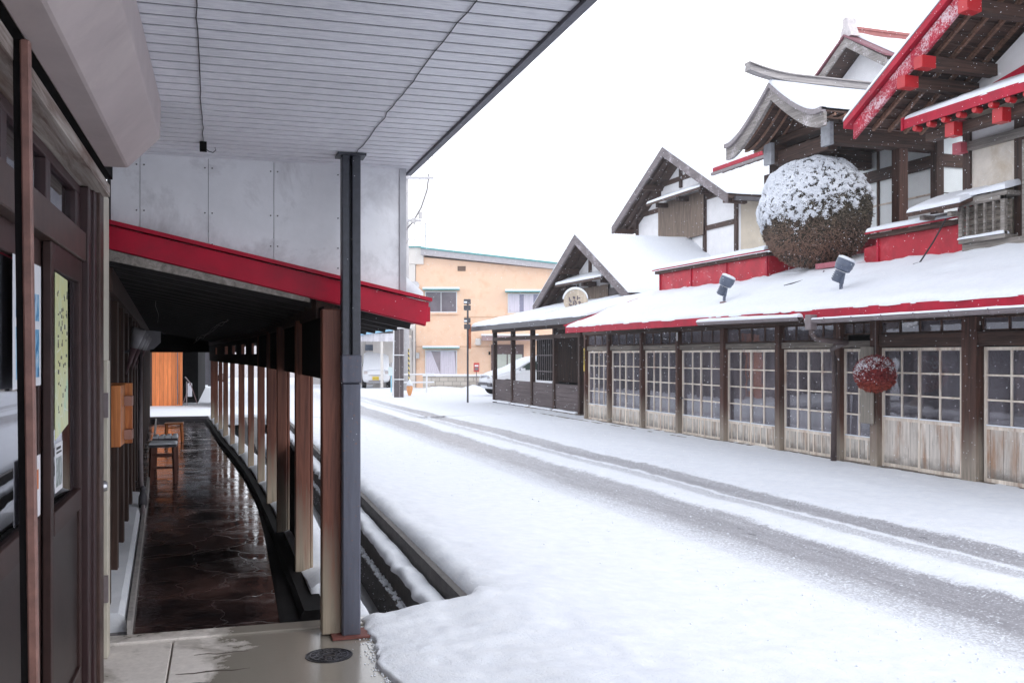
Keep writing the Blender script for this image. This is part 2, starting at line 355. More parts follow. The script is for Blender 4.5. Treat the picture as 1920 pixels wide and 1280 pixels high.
# road material: worn wheel tracks of grey slush in the snow
def roadmat():
    m, nt, b = newmat('snowy_road'); P = N(nt, 'ShaderNodeNewGeometry').outputs['Position']; sx = N(nt, 'ShaderNodeSeparateXYZ'); nt.links.new(P, sx.inputs[0])
    n_big = noise_t(nt, coords(nt, (1.2, .35, 1), True), 1, 3); n_mid = noise_t(nt, coords(nt, (5, 2.2, 3), True), 1, 6, .75)
    n_fine = noise_t(nt, coords(nt, 22, True), 1, 5, .75); n_str = noise_t(nt, coords(nt, (16, .7, 3), True), 1, 4, .6)
    x = math_n(nt, 'ADD', sx.outputs[0], math_n(nt, 'MULTIPLY', math_n(nt, 'SUBTRACT', n_big, .5), .22))
    x = math_n(nt, 'ADD', x, math_n(nt, 'MULTIPLY', math_n(nt, 'SUBTRACT', n_mid, .5), .14))
    x = math_n(nt, 'ADD', x, math_n(nt, 'MULTIPLY', math_n(nt, 'SUBTRACT', n_fine, .5), .13))
    k = ramp(nt, math_n(nt, 'DIVIDE', x, 12.0), [(4.3 / 12, 0.0), (4.62 / 12, .42), (4.95 / 12, .72), (5.12 / 12, 1.0), (5.68 / 12, 1.0), (5.78 / 12, 0.0), (6.05 / 12, .0), (6.22 / 12, .60), (6.47 / 12, .68), (6.51 / 12, .1), (6.55 / 12, .1), (6.59 / 12, .95), (6.98 / 12, .95), (7.06 / 12, 0.0)])
    yf = N(nt, 'ShaderNodeMapRange'); yf.inputs[1].default_value = 30; yf.inputs[2].default_value = 52; yf.inputs[3].default_value = 1; yf.inputs[4].default_value = .15; nt.links.new(sx.outputs[1], yf.inputs[0])
    k = math_n(nt, 'MULTIPLY', k, yf.outputs[0])
    crumbs = ramp(nt, math_n(nt, 'ADD', noise_t(nt, coords(nt, 48, True), 1, 3, .6), math_n(nt, 'MULTIPLY', math_n(nt, 'SUBTRACT', 1.0, k), .22)), [(.56, 0.0), (.66, .9)])
    k2 = math_n(nt, 'MULTIPLY', k, math_n(nt, 'SUBTRACT', 1.0, crumbs))
    sn = ramp(nt, noise_t(nt, coords(nt, 9, True), 1, 5), [(.3, (.74, .77, .83)), (.7, (.82, .84, .88))])
    sl_ = ramp(nt, math_n(nt, 'ADD', math_n(nt, 'MULTIPLY', n_str, .6), math_n(nt, 'MULTIPLY', n_fine, .4)), [(.3, (.22, .215, .235)), (.52, (.33, .325, .35)), (.75, (.50, .50, .53))])
    wet = ramp(nt, noise_t(nt, coords(nt, (7, 3.5, 3), True), 1, 4), [(.62, 0.0), (.70, .75)])
    sl_ = mix(nt, wet, sl_, (.10, .10, .115))
    nt.links.new(mix(nt, k2, sn, sl_), b.inputs['Base Color'])
    nt.links.new(ramp(nt, k, [(0, .8), (1, .38)]), b.inputs['Roughness']); b.inputs['Specular IOR Level'].default_value = .3
    h = math_n(nt, 'ADD', math_n(nt, 'MULTIPLY', n_fine, .6), math_n(nt, 'MULTIPLY', n_mid, .4))
    h = math_n(nt, 'ADD', h, math_n(nt, 'MULTIPLY', crumbs, .5)); bump(nt, b, h, .32, .03); return m
o = solo('road', mb, roadmat(), None, None, (0, 0, 0), 'L', kind='structure', smooth=True, fix=False)
mb = MB().box(-500, 500, -300, 900, -.9, -.6); solo('ground', mb, M['snow'], None, None, (0, 0, 0), kind='structure')
mb = MB().box(13.4, 400, -60, 95, -.6, -.01).box(-400, -14.0, 20, 95, -.6, .0).box(-400, 400, 94.9, 600, -.6, -.02)
solo('ground', mb, M['snow'], None, None, (0, 0, 0), kind='structure')
m_ = MB(); random.seed(31)
for i in range(1900):
    X = random.choice((random.gauss(4.45, .22), random.gauss(5.95, .14), random.gauss(7.15, .16), random.uniform(4.2, 7.3), random.gauss(3.9, .6))); Y = 3.2 + 26 * random.random() ** 1.8
    q = Matrix.Rotation(-ANG['L'], 2) @ Vector((X, Y)); r = random.uniform(.003, .011) * (1.5 if random.random() < .05 else 1)
    m_.lathe([(0, -r), (r, -r * .2), (r * .8, r * .4), (0, r * .7)], (q.x, q.y, H_road(q.x, q.y) + r * .25), 5, (random.uniform(-.4, .4), random.uniform(-.4, .4), 1))
for i in range(420):
    y = random.uniform(3.2, 5.85); x = rag(y) - abs(random.gauss(0, .035)) + .02; r = random.uniform(.0015, .007)
    m_.lathe([(0, -r), (r, -r * .2), (r * .8, r * .4), (0, r * .7)], (x, y, .182), 5, (random.uniform(-.5, .5), random.uniform(-.5, .5), 1))
solo('snow_clods', m_, M['snow'], 'small clods of snow thrown up along the wheel tracks', 'snow', (0, 0, 0), 'L', kind='stuff', smooth=True)
# ---- pavement slab at the left
def concmat():
    m, nt, b = newmat('concrete'); v = coords(nt, 1.0)
    n1 = noise_t(nt, v, 1.6, 6, .7, .5); n2 = noise_t(nt, v, 26, 5, .7)
    sx = N(nt, 'ShaderNodeSeparateXYZ'); nt.links.new(v, sx.inputs[0])
    c = ramp(nt, n2, [(.3, (.62, .575, .54)), (.7, (.76, .71, .67))])
    xr = N(nt, 'ShaderNodeMapRange'); xr.inputs[1].default_value = -.15; xr.inputs[2].default_value = .35; nt.links.new(sx.outputs[0], xr.inputs[0])
    w = ramp(nt, math_n(nt, 'ADD', math_n(nt, 'MULTIPLY', xr.outputs[0], .33), n1), [(.50, 0.0), (.62, 1.0)])
    c = mix(nt, w, c, (.27, .245, .21)); nt.links.new(c, b.inputs['Base Color'])
    nt.links.new(ramp(nt, w, [(0, .8), (1, .16)]), b.inputs['Roughness']); bump(nt, b, n2, .35, .003); return m
CONC = concmat()
def streaks(mb, x0, y0, L, w, seed):
    pts = []
    for i in range(13):
        a = i / 12; x = x0 + a * L; h = w * math.sin(math.pi * min(1, a * 1.05)) ** .6 * (.6 + .6 * abs(nz(a * 6 + seed, seed)))
        pts.append((x, y0 + .02 * nz(a * 3, seed), h))
    poly = [(x, y - h, 0) for x, y, h in pts] + [(x, y + h * .7, 0) for x, y, h in reversed(pts)]
    return mb.prism([(x, y, .1812) for x, y, z in poly], (0, 0, .0012))
mb = MB().box(-.62, -.262, -2, 5.74, -.3, .176).box(-.255, .86, -2, 5.74, -.3, .18).box(-.62, .95, 5.745, 5.90, -.3, .19)
solo('pavement', mb, CONC, None, None, (0, 0, 0), 'L', kind='structure', bevel=.006)
wet = plain('wet_streak', (.13, .11, .095), .25, .2, 20, .1)
mb = MB(); streaks(mb, -.14, 5.42, .28, .010, 1); streaks(mb, -.22, 5.12, .36, .014, 2); streaks(mb, -.23, 4.96, .17, .012, 5)
solo('puddle', mb, wet, None, None, (0, 0, 0), 'L', kind='structure')
# ---- covered walkway floor
def eL(y): return -.52 - .053 * (y - 6)
def eR(y):
    K = ((0, .56), (6, .555), (8.8, .515), (11, .46), (13, .385), (15.5, .235), (17.9, .07), (22.7, -.19), (60, -2.2))
    for (a, p), (b, q) in zip(K[:-1], K[1:]):
        if y <= b: return p + (q - p) * (y - a) / (b - a)
    return -2.2
def wetfloor():
    m, nt, b = newmat('wet_flagstones'); v = coords(nt, (1, 1, 1))
    vo = N(nt, 'ShaderNodeTexVoronoi', feature='DISTANCE_TO_EDGE'); vo.inputs['Scale'].default_value = 1.9
    dd = N(nt, 'ShaderNodeMixRGB') if False else None
    nv = N(nt, 'ShaderNodeTexNoise'); nv.inputs['Scale'].default_value = 3; nt.links.new(v, nv.inputs['Vector'])
    va = N(nt, 'ShaderNodeVectorMath', operation='MULTIPLY_ADD'); nt.links.new(nv.outputs['Color'], va.inputs[0]); va.inputs[1].default_value = (.35, .35, .35); nt.links.new(v, va.inputs[2])
    nt.links.new(va.outputs[0], vo.inputs['Vector'])
    crack = ramp(nt, vo.outputs[0], [(.0, 1.0), (.018, 0.0)])
    n1 = noise_t(nt, v, 2.2, 5, .65, .6); n2 = noise_t(nt, v, 30, 4)
    c = ramp(nt, n1, [(.35, (.010, .008, .009)), (.55, (.030, .017, .016)), (.75, (.15, .095, .085))])  # reddish reflection and puddle sheen painted into the floor colour
    c = mix(nt, math_n(nt, 'MULTIPLY', crack, math_n(nt, 'MULTIPLY', n1, .28)), c, (.09, .075, .07))
    c = mix(nt, ramp(nt, noise_t(nt, coords(nt, (1.1, .7, 1)), 1, 5, .7), [(.48, 0.0), (.66, .7)]), c, (.14, .075, .065))
    sx = N(nt, 'ShaderNodeSeparateXYZ'); nt.links.new(v, sx.inputs[0])
    ed = N(nt, 'ShaderNodeMapRange'); ed.inputs[1].default_value = .05; ed.inputs[2].default_value = .5; nt.links.new(sx.outputs[0], ed.inputs[0])
    fr = ramp(nt, math_n(nt, 'ADD', math_n(nt, 'MULTIPLY', ed.outputs[0], .2), n1), [(.66, 0.0), (.80, .6)])
    c = mix(nt, fr, c, (.30, .27, .27))
    nt.links.new(c, b.inputs['Base Color'])
    nt.links.new(ramp(nt, math_n(nt, 'ADD', n1, math_n(nt, 'MULTIPLY', crack, .3)), [(.45, .04), (.68, .30)]), b.inputs['Roughness'])
    b.inputs['Specular IOR Level'].default_value = .55
    h = math_n(nt, 'SUBTRACT', math_n(nt, 'ADD', math_n(nt, 'MULTIPLY', n1, 1.0), math_n(nt, 'MULTIPLY', n2, .08)), math_n(nt, 'MULTIPLY', crack, .10))
    bump(nt, b, h, .22, .022); return m
ysC = [5.9 + i * .45 for i in range(43)]
mb = MB(); mb.closed([[(eL(y) - .25, y, .18), (eR(y) + .02, y, .18)] for y in ysC], lambda p: (p[0], p[1], -.2))
solo('walkway', mb, wetfloor(), None, None, (0, 0, 0), 'L', kind='structure')
mb = MB()   # little snow blown over the walkway
for (x, y, a, b_) in ((.22, 14.2, .26, .32), (.05, 16.5, .2, .3)):
    r = []
    for i in range(9):
        r.append([(x + a * (j / 10 * 2 - 1), y + b_ * (i / 8 * 2 - 1), .181 + max(0, .012 * (1 - (i / 4 - 1) ** 2) * (1 - (j / 5 - 1) ** 2) + .006 * nz(i, j))) for j in range(11)])
    mb.grid(r)
# ---- drain trench beside the arcade
darkc = plain('mossy_concrete', (.09, .08, .075), .7, .35, 9, .5, .01)
mb = MB()
mb.box(.9, 1.75, 6.0, 27, -.95, -.75).box(.60, .90, 5.95, 27, -.9, .10).box(.90, 1.02, 5.95, 27, -.9, -.12).box(1.40, 1.48, 6.0, 27, -.75, -.05).box(1.58, 1.68, 6.0, 27, -.75, .115).box(1.34, 1.40, 6.0, 27, -.28, -.22).box(1.02, 1.05, 6.0, 27, -.3, -.22)
tr = Th('drain_channel', 'open dark drain channel with snow on its ledge beside the arcade', 'drain', (1.2, 6.3, -.45), 'L')
tr.part('channel_wall', mb, darkc)
kb = MB().box(1.48, 1.58, 6.0, 27, -.4, -.052); tr.part('ledge', kb, plain('concrete_rim', (.26, .24, .22), .8, .3, 12, .4, .01))
s = MB(); snow_layer(s, (1.39, 6.05, -.05), (1.39, 26, -.05), (1.578, 26, -.05), (1.578, 6.05, -.05), .065, step=.06, r=.06, wob=.35, seglim=300)
tr.part('snow', s, M['snow'], smooth=True)
s = MB()
random.seed(3)
for i in range(420):
    y = 6.4 + 14 * random.random() ** 1.6; z = -.25 - .5 * random.random(); r = random.uniform(.002, .006)
    s.lathe([(0, -r), (r, 0), (0, r * random.uniform(1, 2.5))], (1.398, y, z), 5, (-1, 0, .3))
for i in range(1100):
    y = 6.1 + 14 * random.random() ** 1.4; r = random.uniform(.006, .02)
    s.lathe([(0, -r), (r, 0), (0, r)], (1.345 + .05 * random.random(), y, -.215 + .012 * random.random()), 6)
tr.part('snow_crumbs', s, M['snow'])
s = MB(); snow_layer(s, (.70, 5.93, .10), (.70, 20, .10), (.90, 20, .10), (.90, 5.93, .10), .09, step=.1, r=.06, wob=.4, seglim=140); tr.part('snow', s, M['snow'], smooth=True)
# ------------------------------------------------------------------ covered arcade (left)
AR = Th('covered_arcade', 'dark timber arcade with red edged roof running down the left side of the street', 'arcade', (.6, 5.85, .18), 'L')
# posts
steelpost_y = at(655, HZ, 'L', D=5.74).y
post_y = [5.62, 7.02, 8.62, 10.3, 12.0, 13.7, 15.4, 17.1, 18.8, 20.5, 22.2, 23.9]
post_w = [.108, .10, .085, .10, .085, .08, .09, .08, .09, .08, .08, .08]
for i, (y, w) in enumerate(zip(post_y, post_w)):
    x = eR(y) + .055 - (0, .045, .07, .035, .02, .01, 0, 0, 0, 0, 0, 0)[i]; z1 = 2.02 if i else 2.04
    if i == 0: x = at(620, HZ, 'L', y=y).x
    m_ = MB().box(x - w / 2, x + w / 2, y - w / 2, y + w / 2, .19 if i == 0 else .22, z1)
    if i in (1, 2): m_.box(x + w / 2 + .002, x + w / 2 + .025, y - .03, y + .05, .24, z1 - .1)
    AR.part('post', m_, M['apost'], bevel=.006)
# kerb
mb = MB(); mb.closed([[(eR(y) - .10, y, .22), (eR(y) - .08, y, .25), (eR(y) + .05, y, .25), (eR(y) + .07, y, .2)] for y in ysC if y < 24.5], lambda p: (p[0], p[1], .0))
AR.part('kerb', mb, M['black'])
mb = MB(); mb.closed([[(eR(y) - .10 - .12 * max(.1, 1 - (y - 5.9) / 5), y, .183), (eR(y) - .10 - .09 * max(.1, 1 - (y - 5.9) / 5), y, .19), (eR(y) - .08, y, .20)] for y in ysC if y < 24.5], lambda p: (p[0], p[1], .0)); AR.part('black_floor_strip', mb, M['black'])  # black strip on the floor along the inside of the kerb
s = MB(); rows = []
for y in [6.3 + i * .12 for i in range(150)]:
    e = eR(y) + .02; rr = []
    for j in range(9):
        a = j / 8; w_ = .30 if y < 10 else .26
        gap = min(abs(y - p) for p in post_y); hh = .045 + .07 * min(1, gap / .5) + .015 * nz(y * 2, a)
        rr.append((e + a * w_ - .02, y, .225 + hh * math.sin(math.pi * min(1, a * .9 + .08)) ** .5))
    rows.append(rr)
s.closed(rows, lambda p: (p[0], p[1], .1)); AR.part('snow_on_kerb', s, M['snow'], smooth=True)
# wall kerb at the left with snow
s = MB(); s.closed([[(eL(y) - .14 - .01, y, .30), (eL(y) - .05, y, .29 + .01 * nz(y * 4, 0)), (eL(y) - .02, y, .27), (eL(y) - .0, y, .21)] for y in [6.0 + .15 * i for i in range(36)]], lambda p: (p[0], p[1], .1))
AR.part('snow_at_wall', s, M['snow'])
s = MB(); s.closed([[(eL(y) + .0, y, .27), (eL(y) + .028, y, .27)] for y in ysC], lambda p: (p[0], p[1], .1)); AR.part('wall_kerb', s, plain('pale_kerb', (.34, .32, .31), .7, .3, 14, .3))
# hanging lintel board with small windows
def wallwin(mb, xf, y0, y1, z0, z1, th, wins):
    """wall along y at x=xf(y) with rectangular openings (ya,yb,za,zb)"""
    ys_ = sorted(set([y0, y1] + [a for w in wins for a in w[:2]] + [y0 + i * .6 for i in range(int((y1 - y0) / .6) + 1)]))
    zs_ = sorted(set([z0, z1] + [a for w in wins for a in w[2:]]))
    for a, b in zip(ys_[:-1], ys_[1:]):
        for c, d in zip(zs_[:-1], zs_[1:]):
            ym = (a + b) / 2; zm = (c + d) / 2
            if any(w[0] < ym < w[1] and w[2] < zm < w[3] for w in wins): continue
            xa = xf(a); xb = xf(b)
            mb.add([(xa, a, c), (xb, b, c), (xb, b, d), (xa, a, d), (xa + th, a, c), (xb + th, b, c), (xb + th, b, d), (xa + th, a, d)],
                   [(0, 1, 2, 3), (7, 6, 5, 4), (0, 4, 5, 1), (3, 2, 6, 7), (0, 3, 7, 4), (1, 5, 6, 2)])
wins = [(a + .35, a + 1.25, 1.79, 1.93) for a in (12.0, 13.7, 15.4, 17.1, 20.5)]
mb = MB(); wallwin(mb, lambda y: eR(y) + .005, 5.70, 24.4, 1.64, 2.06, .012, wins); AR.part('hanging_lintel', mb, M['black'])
mb = MB().closed([[(eR(y) - .01, y, 2.12), (eR(y) + .12, y, 2.12)] for y in ysC], lambda p: (p[0], p[1], 2.0)); AR.part('eave_beam', mb, M['dwoody'])
# roof
def rz(x): return 2.47 - .227 * (x + .6)
xo = lambda y: 1.20 + (eR(y) - .56)
xi = lambda y: eL(y) - .34
ysR = [5.86 + i * .46 for i in range(43)]
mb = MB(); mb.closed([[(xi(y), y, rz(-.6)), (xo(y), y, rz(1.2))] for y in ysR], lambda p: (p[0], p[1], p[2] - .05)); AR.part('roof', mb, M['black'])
mb = MB()
for y in [6.2 + .45 * i for i in range(38)]: mb.bar((xi(y) + .02, y, rz(-.6) - .085), (xo(y) - .02, y, rz(1.2) - .085), .05, .06)
parts(AR, 'rafter', mb, plain('sooty_rafter', (.02, .016, .016), .7, .4, 8, .2))
pa, pb = Vector((-.62, 5.80, 0)), Vector((1.215, 5.80, 0))
mb = MB().prism([(-.62, 5.80, 2.505), (1.215, 5.80, 2.10), (1.195, 5.80, 1.955), (-.62, 5.80, 2.375)], (0, .05, 0)); AR.part('bargeboard', mb, M['red'], label='dull red sheet metal bargeboard along the sloping roof edge', bevel=.004)
mb = MB().prism([(-.62, 5.775, 2.535), (1.23, 5.775, 2.125), (1.23, 5.775, 2.105), (-.62, 5.775, 2.512)], (0, .09, 0)).prism([(-.5, 5.79, 2.372), (1.19, 5.79, 1.984), (1.19, 5.79, 1.965), (-.5, 5.79, 2.353)], (0, .07, 0)); AR.part('red_edge_strip', mb, M['red'])
mb = MB().prism([(-.62, 5.81, 2.37), (.5, 5.81, 2.115), (.5, 5.81, 2.09), (-.62, 5.81, 2.31)], (0, .04, 0)); AR.part('under_board', mb, M['gbeam'])
mb = MB().bar((1.22, 5.86, 2.03), (1.22, 12, 2.03), .03, .09); AR.part('eave_fascia', mb, M['red'])
s = MB(); rows = []
for y in [5.98 + .2 * i for i in range(90)]:
    rr = []
    for j in range(15):
        a = j / 14; x = xi(y) + (xo(y) + .02 - xi(y)) * a; e = min(1, (1 - a) * 14 / 1.6 + .08, (y - 5.97) / .10 + .25)
        rr.append((x, y, rz(-.6 + a * 1.82) + .01 + .27 * math.sqrt(max(0, 1 - (1 - e) ** 2)) * (1 + .1 * nz(x, y))))
    rows.append(rr)
s.closed(rows, lambda p: (p[0], p[1], p[2] - .18 if False else max(rz(1.25), p[2] - .17))); AR.part('snow_on_roof', s, M['snow'], smooth=True)
# inner wall of the arcade
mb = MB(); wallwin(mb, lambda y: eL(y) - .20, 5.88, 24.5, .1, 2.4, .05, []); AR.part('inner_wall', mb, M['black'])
k = 0; y = 6.15
while y < 23.5:
    w = .10 if k % 2 == 0 else .055; x = eL(y) - .14
    m_ = MB().box(x - .05, x + (.035 if k % 2 == 0 else .0), y, y + w, .28, 2.3); AR.part('wall_post', m_, M['dwood'] if k % 2 == 0 else M['dgrey'], bevel=.004)
    y += .48 if k % 2 else .55; k += 1
mb = MB()
for a in range(34):
    ya = 6.1 + a * .5; mb.bar((eL(ya) - .11, ya, 2.22), (eL(ya + .5) - .11, ya + .5, 2.22), .05, .14)
AR.part('wall_rail', mb, M['dwood'])
mb = MB().box(xi(24.4) - .1, xo(24.4), 24.42, 24.5, 1.84, 2.5); AR.part('end_lintel', mb, M['black'])
# end wall of zinc sheets above the arcade roof
ZP = Th('sheet_metal_wall', 'pale grey sheet metal wall panel above the red edged arcade roof', 'wall', (.25, 5.87, 2.5), 'L')
zinc = plain('zinc_sheet', (.72, .72, .75), .42, .08, 3, .12, .01, metal=.12, dirt=(.46, .45, .47))
edges = [at(u, 400, 'L', y=5.87).x for u in (208, 263, 391, 514, 640, 757)]
for a, b in zip(edges[:-1], edges[1:]):
    m_ = MB().prism([(a, 5.87, 2.50 - .2265 * (a + .62)), (b - .003, 5.87, 2.50 - .2265 * (b + .62)), (b - .003, 5.87, 2.925), (a, 5.87, 2.925)], (0, .03, 0)); ZP.part('metal_sheet', m_, zinc)
m_ = MB().box(-.62, 1.06, 5.905, 6.4, 2.5, 2.92); ZP.part('backing', m_, M['dgrey'])
rv = MB()
for e in edges[1:-1]:
    for z in (2.86, 2.6, 2.42, 2.3):
        if z > 2.5 - .2265 * (e + .62) + .03: rv.lathe([(.005, 0), (.004, .004)], (e - .02, 5.868, z), 6, (0, -1, 0)).lathe([(.005, 0), (.004, .004)], (e + .02, 5.868, z), 6, (0, -1, 0))
ZP.part('rivets', rv, M['dgrey'])
m_ = MB().box(1.045, 1.085, 5.86, 6.42, 2.13, 2.922); ZP.part('corner_trim', m_, plain('pale_trim', (.42, .42, .45), .5, .15))
# ------------------------------------------------------------------ steel post, canopy
SP = Th('steel_post', 'rust flecked blue grey steel post holding up the canopy corner', 'post', (.72, 5.66, .18), 'L')
px = at(657, HZ, 'L', y=5.55).x
def rusty():
    m, nt, b = newmat('rusty_blue_steel'); n1 = noise_t(nt, coords(nt, 45), 1, 5, .75); n2 = noise_t(nt, coords(nt, (14, 14, 1.5)), 1, 4)
    c = ramp(nt, n2, [(.3, (.060, .062, .085)), (.7, (.115, .12, .155))]); c = mix(nt, ramp(nt, n1, [(.60, 0.0), (.68, .7)]), c, (.20, .10, .075)); c = mix(nt, ramp(nt, n1, [(.22, .5), (.3, 0.0)]), c, (.42, .42, .46))
    nt.links.new(c, b.inputs['Base Color']); b.inputs['Roughness'].default_value = .45; b.inputs['Metallic'].default_value = .3; bump(nt, b, n1, .3, .003); return m
RS = rusty()
m_ = MB().box(px - .052, px + .052, 5.50, 5.58, .19, 1.62); SP.part('lower_tube', m_, RS, bevel=.008)
dk = plain('dark_blue_paint', (.035, .038, .05), .45, .25, 30, .2)
m_ = MB().box(px - .052, px + .052, 5.555, 5.6, 1.62, 2.92).box(px - .052, px - .012, 5.50, 5.553, 1.62, 2.92).box(px + .004, px + .052, 5.50, 5.553, 1.62, 2.92); SP.part('upper_channel', m_, dk, bevel=.004)
m_ = MB().box(px - .056, px + .056, 5.49, 5.605, 1.62, 1.78); SP.part('splice_collar', m_, RS, bevel=.006)
m_ = MB().box(px - .11, px + .12, 5.46, 5.64, .184, .196); SP.part('base_plate', m_, plain('rust', (.16, .05, .04), .7, .4, 30, .3))
m_ = MB().box(px - .08, px + .08, 5.47, 5.62, 2.905, 2.918); SP.part('top_plate', m_, dk)
CN = Th('canopy', 'flat grey canopy soffit of narrow boards over the pavement', 'canopy', (.4, 4, 2.92), 'L')
mb = MB(); y = .6; random.seed(5)
while y < 6.0:
    w = .089; mb.box(-.27 if y < 4.55 else -.62, 1.11, y, min(y + w, 6.005), 2.92, 2.924); y += w + .017
def soffm():
    m, nt, b = newmat('painted_soffit'); n1 = noise_t(nt, coords(nt, (14, 60, 10)), 1, 5, .7); n2 = noise_t(nt, coords(nt, 1.5), 1, 3)
    c = ramp(nt, n1, [(.3, (.60, .60, .66)), (.55, (.76, .76, .81)), (.75, (.88, .88, .90))]); c = mix(nt, .5, c, ramp(nt, n2, [(.3, .8), (.7, 1.1)]), 'MULTIPLY')
    nt.links.new(c, b.inputs['Base Color']); b.inputs['Roughness'].default_value = .5; bump(nt, b, n1, .1, .002); return m
CN.part('soffit_boards', mb, soffm())
CN.part('deck', MB().box(-.6, 1.11, .6, 6.0, 2.934, 3.1), M['black'])
CN.part('edge_trim', MB().box(1.112, 1.145, .6, 6.02, 2.905, 3.1).box(-.3, 1.11, 6.008, 6.03, 2.905, 3.1), plain('dark_edge', (.10, .10, .125), .5, .2, 20, .3))
CN.part('inner_trim', MB().box(-.285, -.268, 1.0, 4.62, 2.90, 2.95), M['black'])
s = MB(); snow_layer(s, (1.15, .6, 3.1), (1.15, 6.03, 3.1), (-.6, 6.03, 3.1), (-.6, .6, 3.1), .16, seed=4); CN.part('snow', s, M['snow'], smooth=True)
# wires under the soffit
def wirepts(a, b, n, amp, seed): 
    a = Vector(a); b = Vector(b); return [a.lerp(b, i / n) + Vector((amp * nz(i * .6, seed), 0, 0)) for i in range(n + 1)]
cb = plain('black_cable', (.01, .01, .012), .5, .1)
w1 = at(368, 0, 'L', z=2.915); w2 = at(381, 268, 'L', z=2.915); w3 = at(892, 0, 'L', z=2.915); w4 = at(668, 288, 'L', z=2.915)
o = solo('cable', MB().tube(wirepts(w1 + (w1 - w2) * .3, w2, 24, .012, 1), .0022, 5), cb, 'thin black cable under the canopy ending at a small black socket', 'cable', w2, 'L', group='cables under the canopy')
o = solo('cable', MB().tube(wirepts(w3 + (w3 - w4) * .3, w4, 30, .012, 5), .0022, 5), cb, 'thin black cable under the canopy running to the steel post', 'cable', w4, 'L', group='cables under the canopy')
SK = Th('light_socket', 'small black empty light socket with a curled wire under the canopy', 'socket', w2, 'L')
SK.part('socket_body', MB().box(w2.x - .018, w2.x + .018, w2.y - .02, w2.y + .02, 2.87, 2.918), M['black'])
SK.part('loose_wire', MB().tube([(w2.x + .01, w2.y, 2.885), (w2.x + .03, w2.y, 2.87), (w2.x + .05, w2.y, 2.865), (w2.x + .065, w2.y, 2.88), (w2.x + .06, w2.y, 2.895)], .0022, 5), cb)
# ------------------------------------------------------------------ shopfront at the far left
SF = Th('shop_front', 'brown framed glazed shop front with shutter housing on the left edge', 'shop front', (-.6, 4, .18), 'L')
pinkish = plain('shutter_housing', (.40, .335, .33), .5, .10, 3, .08, dirt=(.47, .40, .385))
pf = [(-.26, 2.918), (-.263, 2.75), (-.40, 2.612), (-.50, 2.612), (-.50, 2.918)]
SF.part('shutter_housing', MB().prism([(x, -1.0, z) for x, z in pf], (0, 5.62, 0)), pinkish, bevel=.006)
SF.part('shadow_gap', MB().box(-.66, -.50, -1, 5.0, 2.62, 2.9), M['black'])
SF.part('lintel', MB().box(-.66, -.518, -1, 5.06, 2.545, 2.60), wood('peeling_lintel', (.46, .41, .37), (.10, .05, .035), 'Y', stain=((.12, .05, .03), 1.0), bs=.6))
bm_ = plain('brown_aluminium', (.036, .017, .015), .45, .3, 8, .10, spec=.3); bm2 = plain('brown_frame_light', (.060, .034, .028), .45, .3, 10, .10, spec=.3)
maroon = plain('maroon_frame', (.030, .010, .011), .45, .2, 8, .06)
SF.part('copper_guide', MB().prism([(-.502, 2.77, 2.6), (-.478, 2.77, 2.6), (-.452, 2.79, .18), (-.476, 2.79, .18)], (0, .03, 0)), plain('copper_brown', (.21, .105, .085), .45, .3, 14, .15), bevel=.004)
SF.part('guide_gap', MB().prism([(-.520, 2.78, 2.6), (-.5025, 2.78, 2.6), (-.4765, 2.80, .18), (-.494, 2.80, .18)], (0, .02, 0)), M['black'])
SF.part('jamb', MB().box(-.66, -.575, 4.74, 4.84, .2, 2.54).box(-.66, -.562, 4.845, 4.93, .19, 2.54), maroon, bevel=.004)
SF.part('jamb', MB().box(-.66, -.548, 4.935, 5.08, .19, 2.60), bm2, bevel=.004)
SF.part('dark_gap', MB().box(-.70, -.60, 5.085, 5.16, .18, 2.6), M['black'])
SF.part('cream_jamb', MB().box(-.72, -.575, 5.165, 5.19, .18, 2.62).box(-.72, -.578, 5.19, 5.60, 1.75, 2.62).box(-.72, -.574, 5.50, 5.61, .18, 1.75), plain('cream_paint', (.52, .48, .40), .55, .08, 8, .15), bevel=.003)
SF.part('side_door', MB().box(-.72, -.60, 5.2, 5.49, .18, 1.74), bm_)
SF.part('hinge', MB().box(-.60, -.57, 5.47, 5.5, 1.45, 1.58), M['gutter']); SF.part('hinge', MB().box(-.60, -.57, 5.47, 5.5, .48, .62), M['gutter'])
SF.part('door_knob', MB().lathe([(.015, 0), (.03, .03), (.022, .05)], (-.6, 5.25, 1.12), 10, (1, 0, 0)), plain('steel', (.5, .5, .52), .3, .1, metal=.9))
SF.part('wall_end', MB().box(-.75, -.63, 5.62, 5.87, .1, 2.92), M['dwood'])
# doors
def shopdoor(y0, y1, x):
    d = SF.part('sliding_door', MB().box(x - .03, x, y0, y0 + .06, .2, 2.20).box(x - .03, x, y1 - .06, y1, .2, 2.20).box(x - .03, x, y0 + .06, y1 - .06, 2.10, 2.20)
                .box(x - .03, x + .004, y0 + .06, y1 - .06, 1.10, 1.19).box(x - .03, x + .004, y0 + .06, y1 - .06, .2, .40), bm_, bevel=.003)
    SF.part('glass_pane', MB().box(x - .018, x - .014, y0 + .06, y1 - .06, 1.19, 2.10), M['shopglass'], parent=d)
    SF.part('lower_panel', MB().box(x - .02, x - .012, y0 + .06, y1 - .06, .4, 1.10), plain('dark_panel', (.026, .016, .015), .4, .35, 5, .1, spec=.25), parent=d)
shopdoor(3.90, 4.72, -.60); shopdoor(2.84, 3.93, -.636); shopdoor(1.5, 2.62, -.60)
SF.part('header_rail', MB().box(-.68, -.585, 1.0, 4.74, 2.20, 2.33), bm2, bevel=.004)
